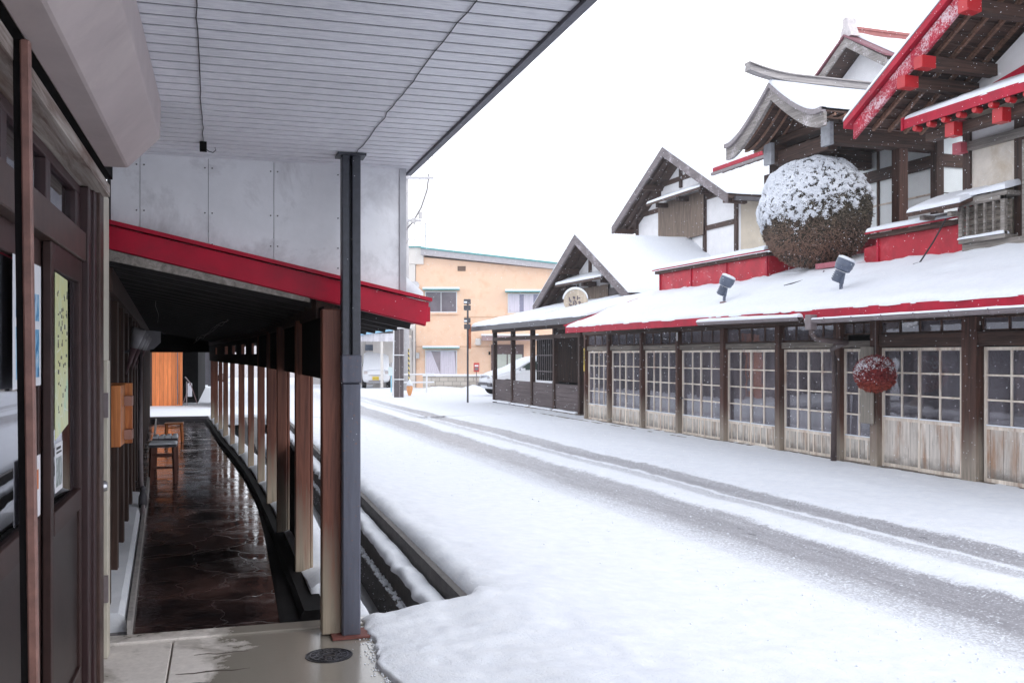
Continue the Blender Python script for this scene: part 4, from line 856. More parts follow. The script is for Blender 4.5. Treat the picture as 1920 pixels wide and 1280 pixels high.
# little roof over the red wall end and lattice box
s_ = SH.part('small_roof', MB().prism([(11.12, 11.75, 4.08), (11.75, 11.75, 4.34), (11.75, 11.75, 4.28), (11.12, 11.75, 4.02)], (0, 1.15, 0)), M['dwoodx'])
s = MB(); snow_layer(s, (11.12, 11.75, 4.085), (11.12, 12.9, 4.085), (11.75, 12.9, 4.345), (11.75, 11.75, 4.345), .07, step=.15, r=.06); SH.part('snow', s, M['snow'], parent=s_, smooth=True)
parts(SH, 'bracket_beam', MB().box(11.2, 11.6, 12.0, 12.08, 3.93, 4.0).box(11.2, 11.6, 12.6, 12.68, 3.95, 4.02), M['gbeam'], parent=s_)
# ------------------------------------------------------------------ corner house with red gable (nearest, top right)
CH = Th('corner_house', 'tall plastered timber house with a big red gable board at the top right', 'house', (11.7, 9, 3.3))
CH.part('wall', MB().box(11.72, 18, 5.0, 12.2, 3.2, 5.6), M['cream'])
CH.part('gable_wall', MB().prism([(11.75, 12.2, 5.6), (11.75, 12.2, 5.95), (11.75, 8.1, 8.3), (11.75, 4.0, 5.95), (11.75, 4.0, 5.6)], (6, 0, 0)), M['plaster'])
CH.part('corner_post', MB().box(11.66, 11.84, 12.1, 12.26, 3.3, 5.5), M['dwood'], bevel=.006)
CH.part('corner_post', MB().box(11.64, 11.84, yat(1912, 11.66) - .1, yat(1912, 11.66) + .09, 3.3, 5.5), M['dwood'], bevel=.006)
CH.part('beam', MB().box(11.62, 11.74, 5, 12.25, 4.98, 5.12), M['gbeam'], bevel=.006); CH.part('beam', MB().box(11.62, 11.74, 5, 12.25, 5.28, 5.42), M['dwoody'], bevel=.006)
CH.part('dark_opening', MB().box(11.69, 11.72, 6, yat(1912, 11.66) - .1, 3.6, 4.95), M['black'])
CH.part('plaster_panel', MB().box(11.70, 11.722, yat(1912, 11.66) + .08, 12.1, 4.36, 4.98), plain('stained_plaster', (.66, .60, .53), .85, .1, 6, .2, dirt=(.55, .46, .36)))
CH.part('white_band', MB().box(11.70, 11.725, 5, 12.1, 5.12, 5.28), M['plaster'])
for k, (z, yy) in enumerate(((4.95, 12.22), (5.30, 12.24))): CH.part('red_beam_end', MB().box(11.5, 11.64, yy - .1, yy + .08, z, z + .17), plain('faded_red_end%d' % k, (.50, .08, .11), .5, .15))
# lattice box
yA, yB = 11.15, 12.05
lb = CH.part('lattice_box', MB().box(11.38, 11.70, yA, yB, 3.50, 3.56).box(11.38, 11.70, yA - .04, yB + .02, 4.13, 4.2).box(11.38, 11.44, yB - .07, yB, 3.56, 4.13).box(11.38, 11.44, yA, yA + .08, 3.56, 4.13).box(11.38, 11.43, yA, yB, 3.56, 3.60).box(11.38, 11.43, yA, yB, 4.07, 4.13), M['gbeam'], bevel=.004)
m_ = MB()
for k in range(1, 5): m_.box(11.385, 11.42, yA + .05 + k * .17 - .015, yA + .05 + k * .17 + .015, 3.6, 4.07)
CH.part('bars', m_, M['gbeam'], parent=lb); m_ = MB()
for k in range(5): m_.box(11.50, 11.53, yA, yB, 3.58 + k * .1, 3.58 + k * .1 + .09)
CH.part('planks', m_, M['wbeam'], parent=lb)
s = MB(); snow_layer(s, (11.33, yA - .05, 4.2), (11.33, yB + .03, 4.2), (11.7, yB + .03, 4.3), (11.7, yA - .05, 4.3), .08, step=.12, r=.06); CH.part('snow', s, M['snow'], parent=lb, smooth=True)
s = MB(); snow_layer(s, (11.36, yA, 3.56), (11.36, yB, 3.56), (11.48, yB, 3.56), (11.48, yA, 3.56), .05, step=.1, r=.04); CH.part('snow', s, M['snow'], parent=lb, smooth=True)
CH.part('base_beam', MB().box(11.45, 11.70, 5.5, 12.05, 3.36, 3.50), M['gbeam'], bevel=.008); CH.part('base_red', MB().box(11.50, 11.60, 5.5, 12.1, 3.28, 3.355), M['red'])
m_ = MB()
for k in range(6): m_.box(11.5, 11.54, yA - .25 - k * .22, yA - .20 - k * .22, 3.5, 4.9)
CH.part('vertical_slats', m_, M['gbeam'])
# pent roof under the gable (red edge with round red rafter ends)
px0 = 10.72
pr = CH.part('pent_roof', MB().prism([(px0, 4.5, 5.45), (11.72, 4.5, 5.86), (11.72, 4.5, 5.80), (px0, 4.5, 5.39)], (0, 7.95, 0)), M['dwoodx'])
CH.part('red_fascia', MB().box(px0 - .03, px0 - .003, 4.5, 12.45, 5.33, 5.47), M['red'], parent=pr)
CH.part('red_fascia', MB().prism([(px0 - .05, 12.453, 5.30), (px0 - .05, 12.453, 5.50), (11.5, 12.453, 5.80), (11.5, 12.453, 5.72)], (0, .04, 0)), M['red'], parent=pr)
s = MB(); snow_layer(s, (px0 - .02, 4.5, 5.455), (px0 - .02, 12.48, 5.455), (11.72, 12.48, 5.865), (11.72, 4.5, 5.865), .07, step=.16, r=.08); CH.part('snow', s, M['snow'], parent=pr, smooth=True)
y = 12.25; k = 0
while y > 8.5:
    CH.part('rafter_end', MB().lathe([(.045, 0), (.05, .02), (.05, .12)], (px0 + .0, y, 5.30), 12, (1, 0, .0)), M['redb'], parent=pr); 
    if k % 3 == 2: CH.part('red_beam_end', MB().box(px0 + .10, px0 + .26, y - .11, y + .07, 5.05, 5.25), M['redb'], parent=pr)
    y -= .30; k += 1
m_ = MB(); y = 12.25
while y > 4.6: m_.bar((px0 + .12, y, 5.30 + .02), (11.7, y, 5.66), .06, .07); y -= .30
parts(CH, 'rafter', m_, M['dwoodx'], parent=pr)
CH.part('purlin', MB().box(px0 + .26, px0 + .42, 4.5, 12.3, 5.12, 5.26), M['dwoody'], parent=pr)
CH.part('wall_strip', MB().prism([(11.66, 11.9, 5.87), (11.66, 4.6, 5.87), (11.66, 4.6, 6.05), (11.66, 11.0, 6.05)], (.06, 0, 0)), M['red'])
# big gable roof slopes
ya_, za_ = 8.1, 8.50; ye_, ze_ = 13.25, 5.52; xv = 10.38
sl_ = (za_ - ze_) / (ye_ - ya_)
gr = CH.part('gable_roof', MB().prism([(xv + .05, ye_, ze_ + .10), (xv + .05, ya_, za_ + .10), (xv + .05, 2 * ya_ - ye_, ze_ + .10), (xv + .05, 2 * ya_ - ye_, ze_), (xv + .05, ya_, za_), (xv + .05, ye_, ze_)], (9, 0, 0)), M['dwoodx'])
for sgn in (1, -1):
    e = Vector((xv, ya_ + sgn * (ye_ - ya_ + .02), ze_)); t = Vector((xv, ya_, za_))
    CH.part('red_bargeboard', MB().prism([(xv, e.y, e.z - .20), (xv, t.y, t.z - .20), (xv, t.y, t.z + .06), (xv, e.y, e.z + .06)], (.05, 0, 0)), M['redf'], parent=gr)
    CH.part('red_bargeboard', MB().prism([(xv - .07, e.y + sgn * .16, e.z - .0), (xv - .07, t.y, t.z + .09), (xv - .07, t.y, t.z + .20), (xv - .07, e.y + sgn * .16, e.z + .11)], (.2, 0, 0)), M['red'], parent=gr)
    s = MB(); A = (xv - .08, e.y + sgn * .17, e.z + .115); B = (xv + 9, e.y + sgn * .17, e.z + .115); Cq = (xv + 9, t.y, t.z + .205); Dq = (xv - .08, t.y, t.z + .205)
    snow_layer(s, A, B, Cq, Dq, .10, step=.3, r=.08); CH.part('snow', s, M['snow'], parent=gr, smooth=True)
m_ = MB()
for x in [xv + .35 + .32 * k for k in range(5)]:
    for sgn in (1, -1): m_.bar((x, ya_ + sgn * (ye_ - ya_ - .03), ze_ - .03), (x, ya_, za_ - .03), .05, .06)
parts(CH, 'rafter', m_, M['rafter'], parent=gr)
m_ = MB(); n = 26
for k in range(n):
    a = k / n; m_.bar((xv + .06, ye_ - (ye_ - ya_) * a, ze_ + (za_ - ze_) * a + .0), (xv + 1.4, ye_ - (ye_ - ya_) * a, ze_ + (za_ - ze_) * a + .0), .09, .012)
CH.part('sheathing', m_, M['dwoodx'], parent=gr)
for (u, v) in ((1697, 155), (1729, 118), (1813, 12), (1890, -90)):
    p = at(u, v, x=xv + .02); sb = CH.part('purlin', MB().box(xv + .20, 11.75, p.y - .085, p.y + .085, p.z - .09, p.z + .09), M['dwoodx'], parent=gr, bevel=.005)
    CH.part('red_beam_end', MB().box(xv - .06, xv + .198, p.y - .09, p.y + .09, p.z - .09, p.z + .09), M['redb'], parent=gr, bevel=.005)
# ------------------------------------------------------------------ entrance hall with curved gable
EH = Th('entrance_hall', 'two storey hall with paper windows and a curved temple style gable', 'hall', (14, 18, 3.5))
XH = 14.0; yc = 15.37; y1 = 21.3
EH.part('wall', MB().box(XH + .1, 18, yc + .1, y1, 3.2, 6.75), M['dwood'])
EH.part('cream_wall', MB().box(XH + .04, XH + .1, 19.2, y1, 4.0, 6.2), M['cream'])
def frosted(axis, a, b, c, z0, z1, name='paper_window'):
    if axis == 'y': m_ = MB().box(c, c + .03, a, b, z0, z1)
    else: m_ = MB().box(a, b, c, c + .03, z0, z1)
    return EH.part(name, m_, M['paper'])
rowsz = ((5.74, 6.12), (4.98, 5.48), (4.42, 4.96), (3.9, 4.40)); pit = .82
k = 0; y = yc + .10
while y < 19.2:
    for z0, z1 in rowsz: frosted('y', y + .02, min(y + pit - .04, 19.2), XH + .03, z0, z1)
    EH.part('mullion', MB().box(XH - .0, XH + .06, y - .035 if k else y - .05, y + .02, 3.8, 6.2), M['framed']); y += pit; k += 1
EH.part('rail', MB().box(XH + .01, XH + .05, yc, 19.2, 4.955, 4.985).box(XH + .01, XH + .05, yc, 19.2, 4.395, 4.425), M['frame'])
EH.part('beam', MB().box(XH - .06, XH + .08, yc - .1, y1, 5.48, 5.72), M['dwoody'], bevel=.006); EH.part('beam', MB().box(XH - .06, XH + .08, yc - .1, y1, 6.12, 6.34), M['dwoody'])
EH.part('corner_post', MB().box(XH - .09, XH + .09, yc - .09, yc + .09, 3.8, 6.4), M['dwood'], bevel=.008)
for z0, z1 in rowsz: frosted('x', XH + .1, XH + 1.35, yc - .03, z0, z1, 'side_window')
parts(EH, 'beam', MB().box(XH + .09, XH + 1.5, yc - .07, yc + .05, 5.48, 5.72).box(XH + .09, XH + 1.5, yc - .07, yc + .05, 6.12, 6.3).box(XH + .09, XH + 1.5, yc - .05, yc + .0, 4.30, 4.44), M['dwoodx'])
EH.part('post', MB().box(XH + 1.35, XH + 1.45, yc - .06, yc + .06, 3.8, 6.3), M['dwood'])
# main roof of the hall
er = EH.part('roof', MB().prism([(13.2, 14.7, 6.66), (18, 14.7, 8.7), (18, 14.7, 8.6), (13.2, 14.7, 6.56)], (0, 7.8, 0)), M['dwoodx'])
EH.part('red_fascia', MB().box(13.16, 13.197, 14.7, 22.5, 6.60, 6.70), M['red'], parent=er)
EH.part('gutter', MB().box(13.10, 13.17, 14.7, 22.5, 6.50, 6.57), M['gutter'], parent=er)
s = MB(); snow_layer(s, (13.17, 14.7, 6.70), (13.17, 22.5, 6.70), (18, 22.5, 8.72), (18, 14.7, 8.72), .09, step=.4); EH.part('snow', s, M['snow'], parent=er, smooth=True)
m_ = MB(); y = 14.9
while y < 22.4: m_.bar((13.22, y, 6.53), (14.1, y, 6.9), .06, .07); y += .4
parts(EH, 'rafter', m_, M['rafter'], parent=er)
# pillars and beams carrying the curved gable
EH.part('pillar', MB().box(13.08, 13.30, 15.36, 15.58, 3.4, 6.1), M['post'], bevel=.01)
for yy, u0 in ((15.47, 1550), (17.4, 1442)):
    EH.part('porch_beam', MB().box(11.55, 14.0, yy - .13, yy + .13, 5.78 if yy < 16 else 5.78, 6.14), M['dwoodx'], bevel=.008)
    EH.part('metal_cap', MB().box(11.47, 11.548, yy - .14, yy + .14, 5.74, 6.17), plain('patina_metal%d' % u0, (.34, .35, .38), .5, .25, 8, .1))
EH.part('cross_beam', MB().box(11.62, 11.85, 15.61, 17.26, 5.70, 6.0), M['dwoody'], bevel=.01); EH.part('cross_beam', MB().box(11.65, 11.8, 15.3, 17.6, 6.15, 6.3), M['dwoody'])
EH.part('soffit_beam', MB().box(11.9, 12.1, 14.9, 18.0, 6.2, 6.36), M['dwoody'])
EH.part('carved_strut', MB().prism([(11.6, 15.9, 6.3), (11.6, 16.9, 6.3), (11.6, 16.6, 6.6), (11.6, 16.35, 6.75), (11.6, 16.15, 6.55)], (.12, 0, 0)), M['dwood'])
ycG = 16.27; hw = 1.50; zA = 7.02; zE = 6.13
def kz(s):  # concave slope
    s = min(1.15, abs(s)); return zE + (zA - zE) * (max(0, 1 - s)) ** 1.36 + (.02 * max(0, s - .75) / .25 if s > .75 else 0)
S = [-1.1 + 2.2 * i / 40 for i in range(41)]
def khara(x0, x1, zt, zb):
    m_ = MB(); top = [(ycG + s * hw, kz(s) + zt) for s in S]; bot = [(ycG + s * hw, kz(s) + zb) for s in S]
    for i in range(40):
        a, b, c, d = top[i], top[i + 1], bot[i + 1], bot[i]
        m_.prism([(x0, a[0], a[1]), (x0, b[0], b[1]), (x0, c[0], c[1]), (x0, d[0], d[1])], (x1 - x0, 0, 0))
    return m_
XG = 10.8
kr = EH.part('curved_roof', khara(XG + .05, 14.6, .05, -.02), M['dwoodx'])
EH.part('bargeboard', khara(XG, XG + .07, -.03, -.27), M['greyf'], parent=kr, label='weathered grey curved bargeboard with frost')
EH.part('bargeboard_edge', khara(XG - .06, XG + .06, .06, -.03), plain('slate_edge', (.24, .21, .22), .55, .2, 14, .2), parent=kr)
m_ = MB()
for k in range(9):
    s0 = -.92 + 1.84 * k / 8
    pass
for x in [XG + .25 + .22 * k for k in range(8)]:
    EH.part('rafter', MB().tube([(x, ycG + S[i] * hw, kz(S[i]) - .05) for i in range(41)], .032, 4), M['rafter'], parent=kr)
rows = []
for x in edged(14.5 - XG + .03, 14, .08):
    r = []
    for s0 in S:
        e = min(1, x / .08); ee = min(1, (1.1 - abs(s0)) / .06); h = .09 * math.sqrt(max(0, 1 - (1 - min(e, ee)) ** 2)) * (1 + .2 * nz(x, s0 * 3)); r.append((XG - .04 + x, ycG + s0 * hw, kz(s0) + .064 + h))
    rows.append(r)
s = MB().closed(rows, lambda p: (p[0], p[1], p[2] - .05), False); EH.part('snow', s, M['snow'], parent=kr, smooth=True)
rows = []
rg = MB(); pts = []
for i in range(25):
    a = i / 24; x = 10.28 + a * 4.6; up = .15 * max(0, 1 - a * 4.6 / 1.1) ** 2
    pts.append((x, zA + .10 + up))
for (xa, za), (xb, zb) in zip(pts[:-1], pts[1:]):
    rg.prism([(xa, ycG - .10, za), (xa, ycG + .10, za), (xa, ycG + .07, za + .13), (xa, ycG - .07, za + .13)], (xb - xa, 0, zb - za)); rg.prism([(xa, ycG - .12, za + .132), (xa, ycG + .12, za + .132), (xa, ycG + .09, za + .165), (xa, ycG - .09, za + .165)], (xb - xa, 0, zb - za))
EH.part('ridge', rg, wood('ridge_metal', (.40, .37, .36), (.20, .18, .18), 'X', ro=.5), parent=kr)
# rear tower gable
RG = Th('rear_gable', 'small snowy gable with red ridge rising behind the curved entrance roof', 'house', (19, 24.5, 8))
yg = 24.6; hw3 = 1.75
RG.part('wall', MB().prism([(19.7, yg + 1.5, 8), (19.7, yg + 1.5, 10.3), (19.7, yg, 11.2), (19.7, yg - 1.5, 10.3), (19.7, yg - 1.5, 8)], (4, 0, 0)), M['plaster'])
r3 = RG.part('roof', MB().prism([(19, yg + hw3, 10.35), (19, yg, 11.42), (19, yg - hw3, 10.35), (19, yg - hw3, 10.25), (19, yg, 11.32), (19, yg + hw3, 10.25)], (5, 0, 0)), M['dwoodx'])
for sg in (1, -1): RG.part('bargeboard', MB().prism([(18.94, yg + sg * (hw3 + .03), 10.02), (18.94, yg, 11.12), (18.94, yg, 11.40), (18.94, yg + sg * (hw3 + .03), 10.3)], (.06, 0, 0)), M['greyf'], parent=r3)
for sg in (1, -1): RG.part('red_edge', MB().prism([(18.88, yg + sg * (hw3 + .1), 10.32), (18.88, yg, 11.43), (18.88, yg, 11.49), (18.88, yg + sg * (hw3 + .1), 10.38)], (.5, 0, 0)), plain('maroon_metal%d' % (sg + 1), (.20, .06, .08), .5, .2, 6, .1), parent=r3)
for sg in (1, -1):
    s = MB(); snow_layer(s, (19.30, yg + sg * (hw3 + .08), 10.40), (24, yg + sg * (hw3 + .08), 10.40), (24, yg, 11.50), (19.30, yg, 11.50), .10, step=.5, r=.15, wob=.6); RG.part('snow', s, M['snow'], parent=r3, smooth=True)
RG.part('ridge', MB().box(19.25, 24, yg - .1, yg + .1, 11.42, 11.66).box(19.2, 24, yg - .14, yg + .14, 11.66, 11.73), plain('dull_red_ridge', (.34, .11, .10), .6, .2, 6, .1), parent=r3)
RG.part('ridge_ornament', MB().prism([(18.95, yg - .28, 11.40), (18.95, yg + .28, 11.40), (18.95, yg + .2, 11.62), (18.95, yg + .13, 11.75), (18.95, yg + .12, 11.98), (18.95, yg, 12.02), (18.95, yg - .12, 11.98), (18.95, yg - .13, 11.75), (18.95, yg - .2, 11.62)], (.3, 0, 0)), plain('ornament', (.55, .5, .5), .6, .2), parent=r3)
# ------------------------------------------------------------------ double gabled storehouse
GH = Th('gabled_house', 'white plaster house with two stacked dark edged snowy gables', 'house', (13.3, 30.5, .1))
def gable(xv_, xw, xb, yc_, hwe, hww, ze, za, zb, plm, dark):
    GH.part('wall', MB().prism([(xw, yc_ - hww, zb), (xw, yc_ - hww, ze + .1), (xw, yc_, za - .35), (xw, yc_ + hww, ze + .1), (xw, yc_ + hww, zb)], (.12, 0, 0)), plm)
    parts(GH, 'side_wall', MB().box(xw + .12, xb, yc_ - hww, yc_ - hww + .12, zb, ze + .15).box(xw + .12, xb, yc_ + hww - .12, yc_ + hww, zb, ze + .15), M['cream'])
    r_ = GH.part('roof', MB().prism([(xv_ + .06, yc_ + hwe, ze), (xv_ + .06, yc_, za), (xv_ + .06, yc_ - hwe, ze), (xv_ + .06, yc_ - hwe, ze - .1), (xv_ + .06, yc_, za - .1), (xv_ + .06, yc_ + hwe, ze - .1)], (xb - xv_, 0, 0)), M['dwoodx'])
    for sg in (1, -1):
        GH.part('bargeboard', MB().prism([(xv_, yc_ + sg * (hwe + .03), ze - .28), (xv_, yc_, za - .30), (xv_, yc_, za + .02), (xv_, yc_ + sg * (hwe + .03), ze + .04)], (.06, 0, 0)), dark if sg == 1 else frosted_mat(dark, 'frosted_board', .54), parent=r_)
        s = MB(); snow_layer(s, (xv_ + .0, yc_ + sg * (hwe + .05), ze + .03), (xb, yc_ + sg * (hwe + .05), ze + .03), (xb, yc_, za + .03), (xv_ + .0, yc_, za + .03), .10, step=.35, r=.1, wob=.3); GH.part('snow', s, M['snow'], parent=r_, smooth=True)
        m_ = MB()
        for x in (xv_ + .3, xv_ + .6): m_.bar((x, yc_ + sg * (hwe - .05), ze - .15), (x, yc_, za - .17), .08, .1)
        parts(GH, 'rafter', m_, M['dwood'], parent=r_)
        m_ = MB()
        for a in (.05, .62): m_.box(xv_ + .06, xw, yc_ + sg * hwe * (1 - a) - .08, yc_ + sg * hwe * (1 - a) + .08, ze + (za - ze) * a - .34, ze + (za - ze) * a - .14)
        parts(GH, 'purlin', m_, M['dwoodx'], parent=r_)
        GH.part('eave_gutter', MB().box(xv_ + .3, xb, yc_ + sg * (hwe + .02) - .06, yc_ + sg * (hwe + .02) + .06, ze - .16, ze - .04), M['dgrey'], parent=r_)
    return r_
darkb = wood('grey_brown_bargeboard', (.20, .165, .17), (.11, .09, .095), 'Y', ro=.6)
gable(12.5, 13.3, 16.9, 30.5, 4.15, 3.55, 3.62, 5.84, 0, M['plaster'], darkb)
gable(16.0, 16.85, 24, 30.85, 4.3, 3.6, 6.80, 9.12, 3.5, M['plaster'], darkb)
def beam_on(x, y0, z0, y1_, z1_, w=.13): GH.part('beam', MB().bar((x - .02, y0, z0), (x - .02, y1_, z1_), .06, w), M['dwoody'])
# gable 2 timbers
def g2(u, v, xx=16.83): p = at(u, v, x=xx); return p.y, p.z
for (a, b) in (((1195, 407), (1237, 393)), ((1323, 430), (1379, 413)), ((1237, 350), (1300, 325)), ((1323, 372), (1354, 360))):
    y0, z0 = g2(*a); y2, z2 = g2(*b); zm = (z0 + z2) / 2; GH.part('beam', MB().box(16.79, 16.85, min(y0, y2), max(y0, y2), zm - .08, zm + .08), M['dwoody'])
for (u, va, vb) in ((1277, 314, 352), (1237, 352, 372), (1322, 340, 447), (1381, 366, 478), (1195, 404, 440)):
    y0, z0 = g2(u, va); _, z2 = g2(u, vb); GH.part('stud', MB().box(16.78, 16.86, y0 - .08, y0 + .08, z2 - (.6 if u in (1381, 1195, 1322) else 0), z0 + .05), M['dwood'])
def slatwin(x, u0, v0, u1, v1, label):
    p = at(u0, v0, x=x); q = at(u1, v1, x=x); m_ = MB(); ylo, yhi = sorted((p.y, q.y)); n = int((yhi - ylo) / .075)
    w = GH.part('lattice_window', MB().box(x - .04, x, ylo, yhi, q.z, p.z), M['black'], label=label)
    for i in range(n): yy = ylo + (yhi - ylo) * (i + .5) / n; m_.box(x - .08, x - .041, yy - .019, yy + .019, q.z, p.z)
    GH.part('lattice_bars', m_, wood('lattice_%d' % u0, (.36, .28, .22), (.16, .11, .09), 'Z'), parent=w)
slatwin(16.8, 1237, 384, 1322, 440, 'brown slatted window in the upper gable'); slatwin(13.27, 1070, 545, 1143, 570, 'dark slatted window in the lower gable')
def awning(x, uL, vL, uR, vR, dep):
    p = at(uL, vL, x=x - dep); q = at(uR, vR, x=x - dep); y0, y2 = sorted((p.y, q.y)); z = (p.z + q.z) / 2
    a = GH.part('awning', MB().prism([(x - dep, y0, z), (x, y0, z + dep * .4), (x, y0, z + dep * .4 - .08), (x - dep, y0, z - .08)], (0, y2 - y0, 0)), M['dwoodx'])
    s = MB(); snow_layer(s, (x - dep, y0, z + .003), (x - dep, y2, z + .003), (x, y2, z + dep * .4 + .003), (x, y0, z + dep * .4 + .003), .08, step=.2, r=.06); GH.part('snow', s, M['snow'], parent=a, smooth=True)
    m_ = MB()
    for t_ in (.1, .5, .9): yy = y0 + (y2 - y0) * t_; m_.box(x - dep * .7, x, yy - .09, yy + .09, z - .16, z + .0)
    parts(GH, 'bracket', m_, M['dwood'], parent=a)
awning(16.83, 1212, 384, 1312, 349, .75); awning(13.28, 1041, 538, 1126, 515, .7)
p = at(1107, 480, x=13.27); GH.part('stud', MB().box(13.22, 13.3, p.y - .07, p.y + .07, 4.1, 5.2), M['dwood'])
GH.part('lower_boards', MB().box(13.24, 13.30, 26.95, 34.05, 2.4, 3.98), wood('grey_purple_boards', (.12, .10, .105), (.06, .05, .052), 'Y'))
p = at(1160, 480, x=13.2)
# veranda
VX = 10.6
vy = [yat(u, VX) for u in (1089, 1041, 999, 962, 928)]
V = Th('veranda', 'dark posted veranda with boarded half wall and snowy roof beside the shop', 'veranda', (VX, 29, .05))
for y in vy: V.part('post', MB().box(VX - .07, VX + .07, y - .07, y + .07, .04, 2.72), M['dwood'], bevel=.006)
bl = wood('weathered_purple_boards', (.145, .115, .115), (.085, .062, .062), 'Y', ro=.7)
for a, b in zip(vy[:-1], vy[1:]):
    m_ = MB()
    for k in range(6): m_.box(VX - .02, VX + .02, a + .07, b - .07, .16 + k * .125, .16 + k * .125 + .122)
    V.part('half_wall', m_, bl, bevel=.004); s = MB(); snow_layer(s, (VX - .03, a + .08, .10), (VX - .03, b - .08, .10), (VX - .14, b - .08, .10), (VX - .14, a + .08, .10), .05, step=.2, r=.04); V.part('snow', s, M['snow'], smooth=True)
V.part('sill', MB().box(VX - .16, VX + .12, vy[0] - .3, vy[2] + .4, -.02, .10), M['wbeam'])
V.part('top_rail', MB().box(VX - .06, VX + .06, vy[0] - .1, vy[-1] + .1, 2.28, 2.40), M['dwoody']); V.part('plate', MB().box(VX - .08, VX + .08, vy[0] - 1, vy[-1] + .1, 2.58, 2.74), M['dwoody'])
VZ = lambda x: 2.78 + (3.62 - 2.78) * (x - 9.9) / 3.4
vr = V.part('roof', MB().prism([(9.9, 23.3, VZ(9.9)), (13.32, 23.3, VZ(13.3)), (13.32, 23.3, VZ(13.3) - .1), (9.9, 23.3, VZ(9.9) - .1)], (0, 10.7, 0)), M['dwoodx'])
V.part('fascia', MB().box(9.86, 9.897, 23.3, 34.0, 2.63, 2.80).prism([(9.86, 34.0, 2.63), (9.86, 34.0, 2.80), (13.3, 34.0, 3.64), (13.3, 34.0, 3.47)], (0, .05, 0)), M['dgrey'], parent=vr)
s = MB(); snow_layer(s, (9.87, 23.3, 2.79), (9.87, 34.05, 2.79), (13.3, 34.05, 3.63), (13.3, 23.3, 3.63), .11, step=.3, r=.12, wob=.35); V.part('snow', s, M['snow'], parent=vr, smooth=True)
V.part('snow_ridges', MB().bar((10.6, 27.1, 3.10), (12.9, 27.1, 3.67), .12, .08).bar((10.5, 28.0, 3.07), (11.8, 28.0, 3.38), .08, .06), M['snow'], parent=vr)
VB = 13.22
V.part('back_wall', MB().box(VB, VB + .05, 24.0, 34, 0, 3.4), M['dwood'])
# inner lattice wall of the veranda and small window
LX = 11.6
m_ = MB(); y = yat(1088, LX)
yend = yat(1044, LX)
while y < yend: m_.box(LX, LX + .03, y, y + .035, .9, 2.6); y += .085
V.part('lattice_screen', m_, M['dwood']); V.part('screen_backing', MB().box(LX + .05, LX + .07, 24, yend, .1, 2.6), M['black'])
wn_ = V.part('lattice_window', MB().box(LX + .02, LX + .05, yend + .1, yat(1005, LX), .9, 2.45), M['black']); m_ = MB()
for k in range(9): yy = yend + .15 + k * .2; m_.box(LX - .01, LX + .02, yy, yy + .03, .9, 2.45)
for z in (1.2, 1.75, 2.3): m_.box(LX - .015, LX - .002, yend + .1, yat(1005, LX), z, z + .03)
V.part('window_bars', m_, M['gutter'], parent=wn_)
# round wooden sign on the veranda roof
p = at(1080, 565, x=11.3)
SG = Th('round_sign', 'round carved wooden sign capped with snow on the veranda roof', 'sign', (11.3, p.y, p.z - .4))
rS = .37; sgN = Vector((-.50, -.866, 0)); sgS = Vector((.866, -.50, 0))
sgw = wood('carved_sign', (.62, .53, .42), (.42, .34, .26), 'Z')
SG.part('disc', MB().lathe([(rS, 0), (rS, .10)], p, 40, sgN), sgw, bevel=.01)
SG.part('stand', MB().box(11.25, 11.4, p.y - .05, p.y + .3, p.z - .62, p.z - .2), M['dwood'])
s = MB(); top = []
for i in range(25):
    a = math.pi * (.06 + .88 * i / 24); t_ = .012 + .055 * max(0, math.sin(a + .25)) ** .7; row = []
    for j, w_ in enumerate((-.01, 0, .03, .07, .11, .12)):
        rr_ = rS + (0.0 if j in (0, 5) else t_); q = p + sgN * w_ * 1.0 + sgS * (-rr_ * math.cos(a)) + Vector((0, 0, rr_ * math.sin(a))); row.append(q)
    top.append(row)
s.grid(top); SG.part('snow', s, M['snow'], smooth=True)
g_ = MB()
def stk(pts, w=.03):
    for a, b in zip(pts[:-1], pts[1:]): g_.bar(p + sgN * .104 + sgS * a[0] * rS + Vector((0, 0, a[1] * rS)), p + sgN * .104 + sgS * b[0] * rS + Vector((0, 0, b[1] * rS)), w, .012, up=sgN)
stk([(-.52, .35), (-.50, .05)]); stk([(-.32, .12), (-.48, .0), (-.34, -.10)]); stk([(-.54, -.2), (-.45, -.33), (-.28, -.32)])
stk([(-.22, .32), (-.08, .36), (-.14, .2)], .05); stk([(-.1, .1), (.0, -.05)]); stk([(-.2, 0), (-.12, -.2), (-.2, -.28)]); stk([(.02, .0), (.06, -.2), (-.02, -.36)])
stk([(.18, .45), (.16, .1)]); stk([(.3, .3), (.32, .22)], .06); stk([(.22, -.1), (.36, -.02), (.40, -.12), (.30, -.22)]); stk([(.54, -.22), (.58, -.26)], .05)
SG.part('carved_letters', g_, plain('faded_ink', (.10, .08, .11), .7, .2))
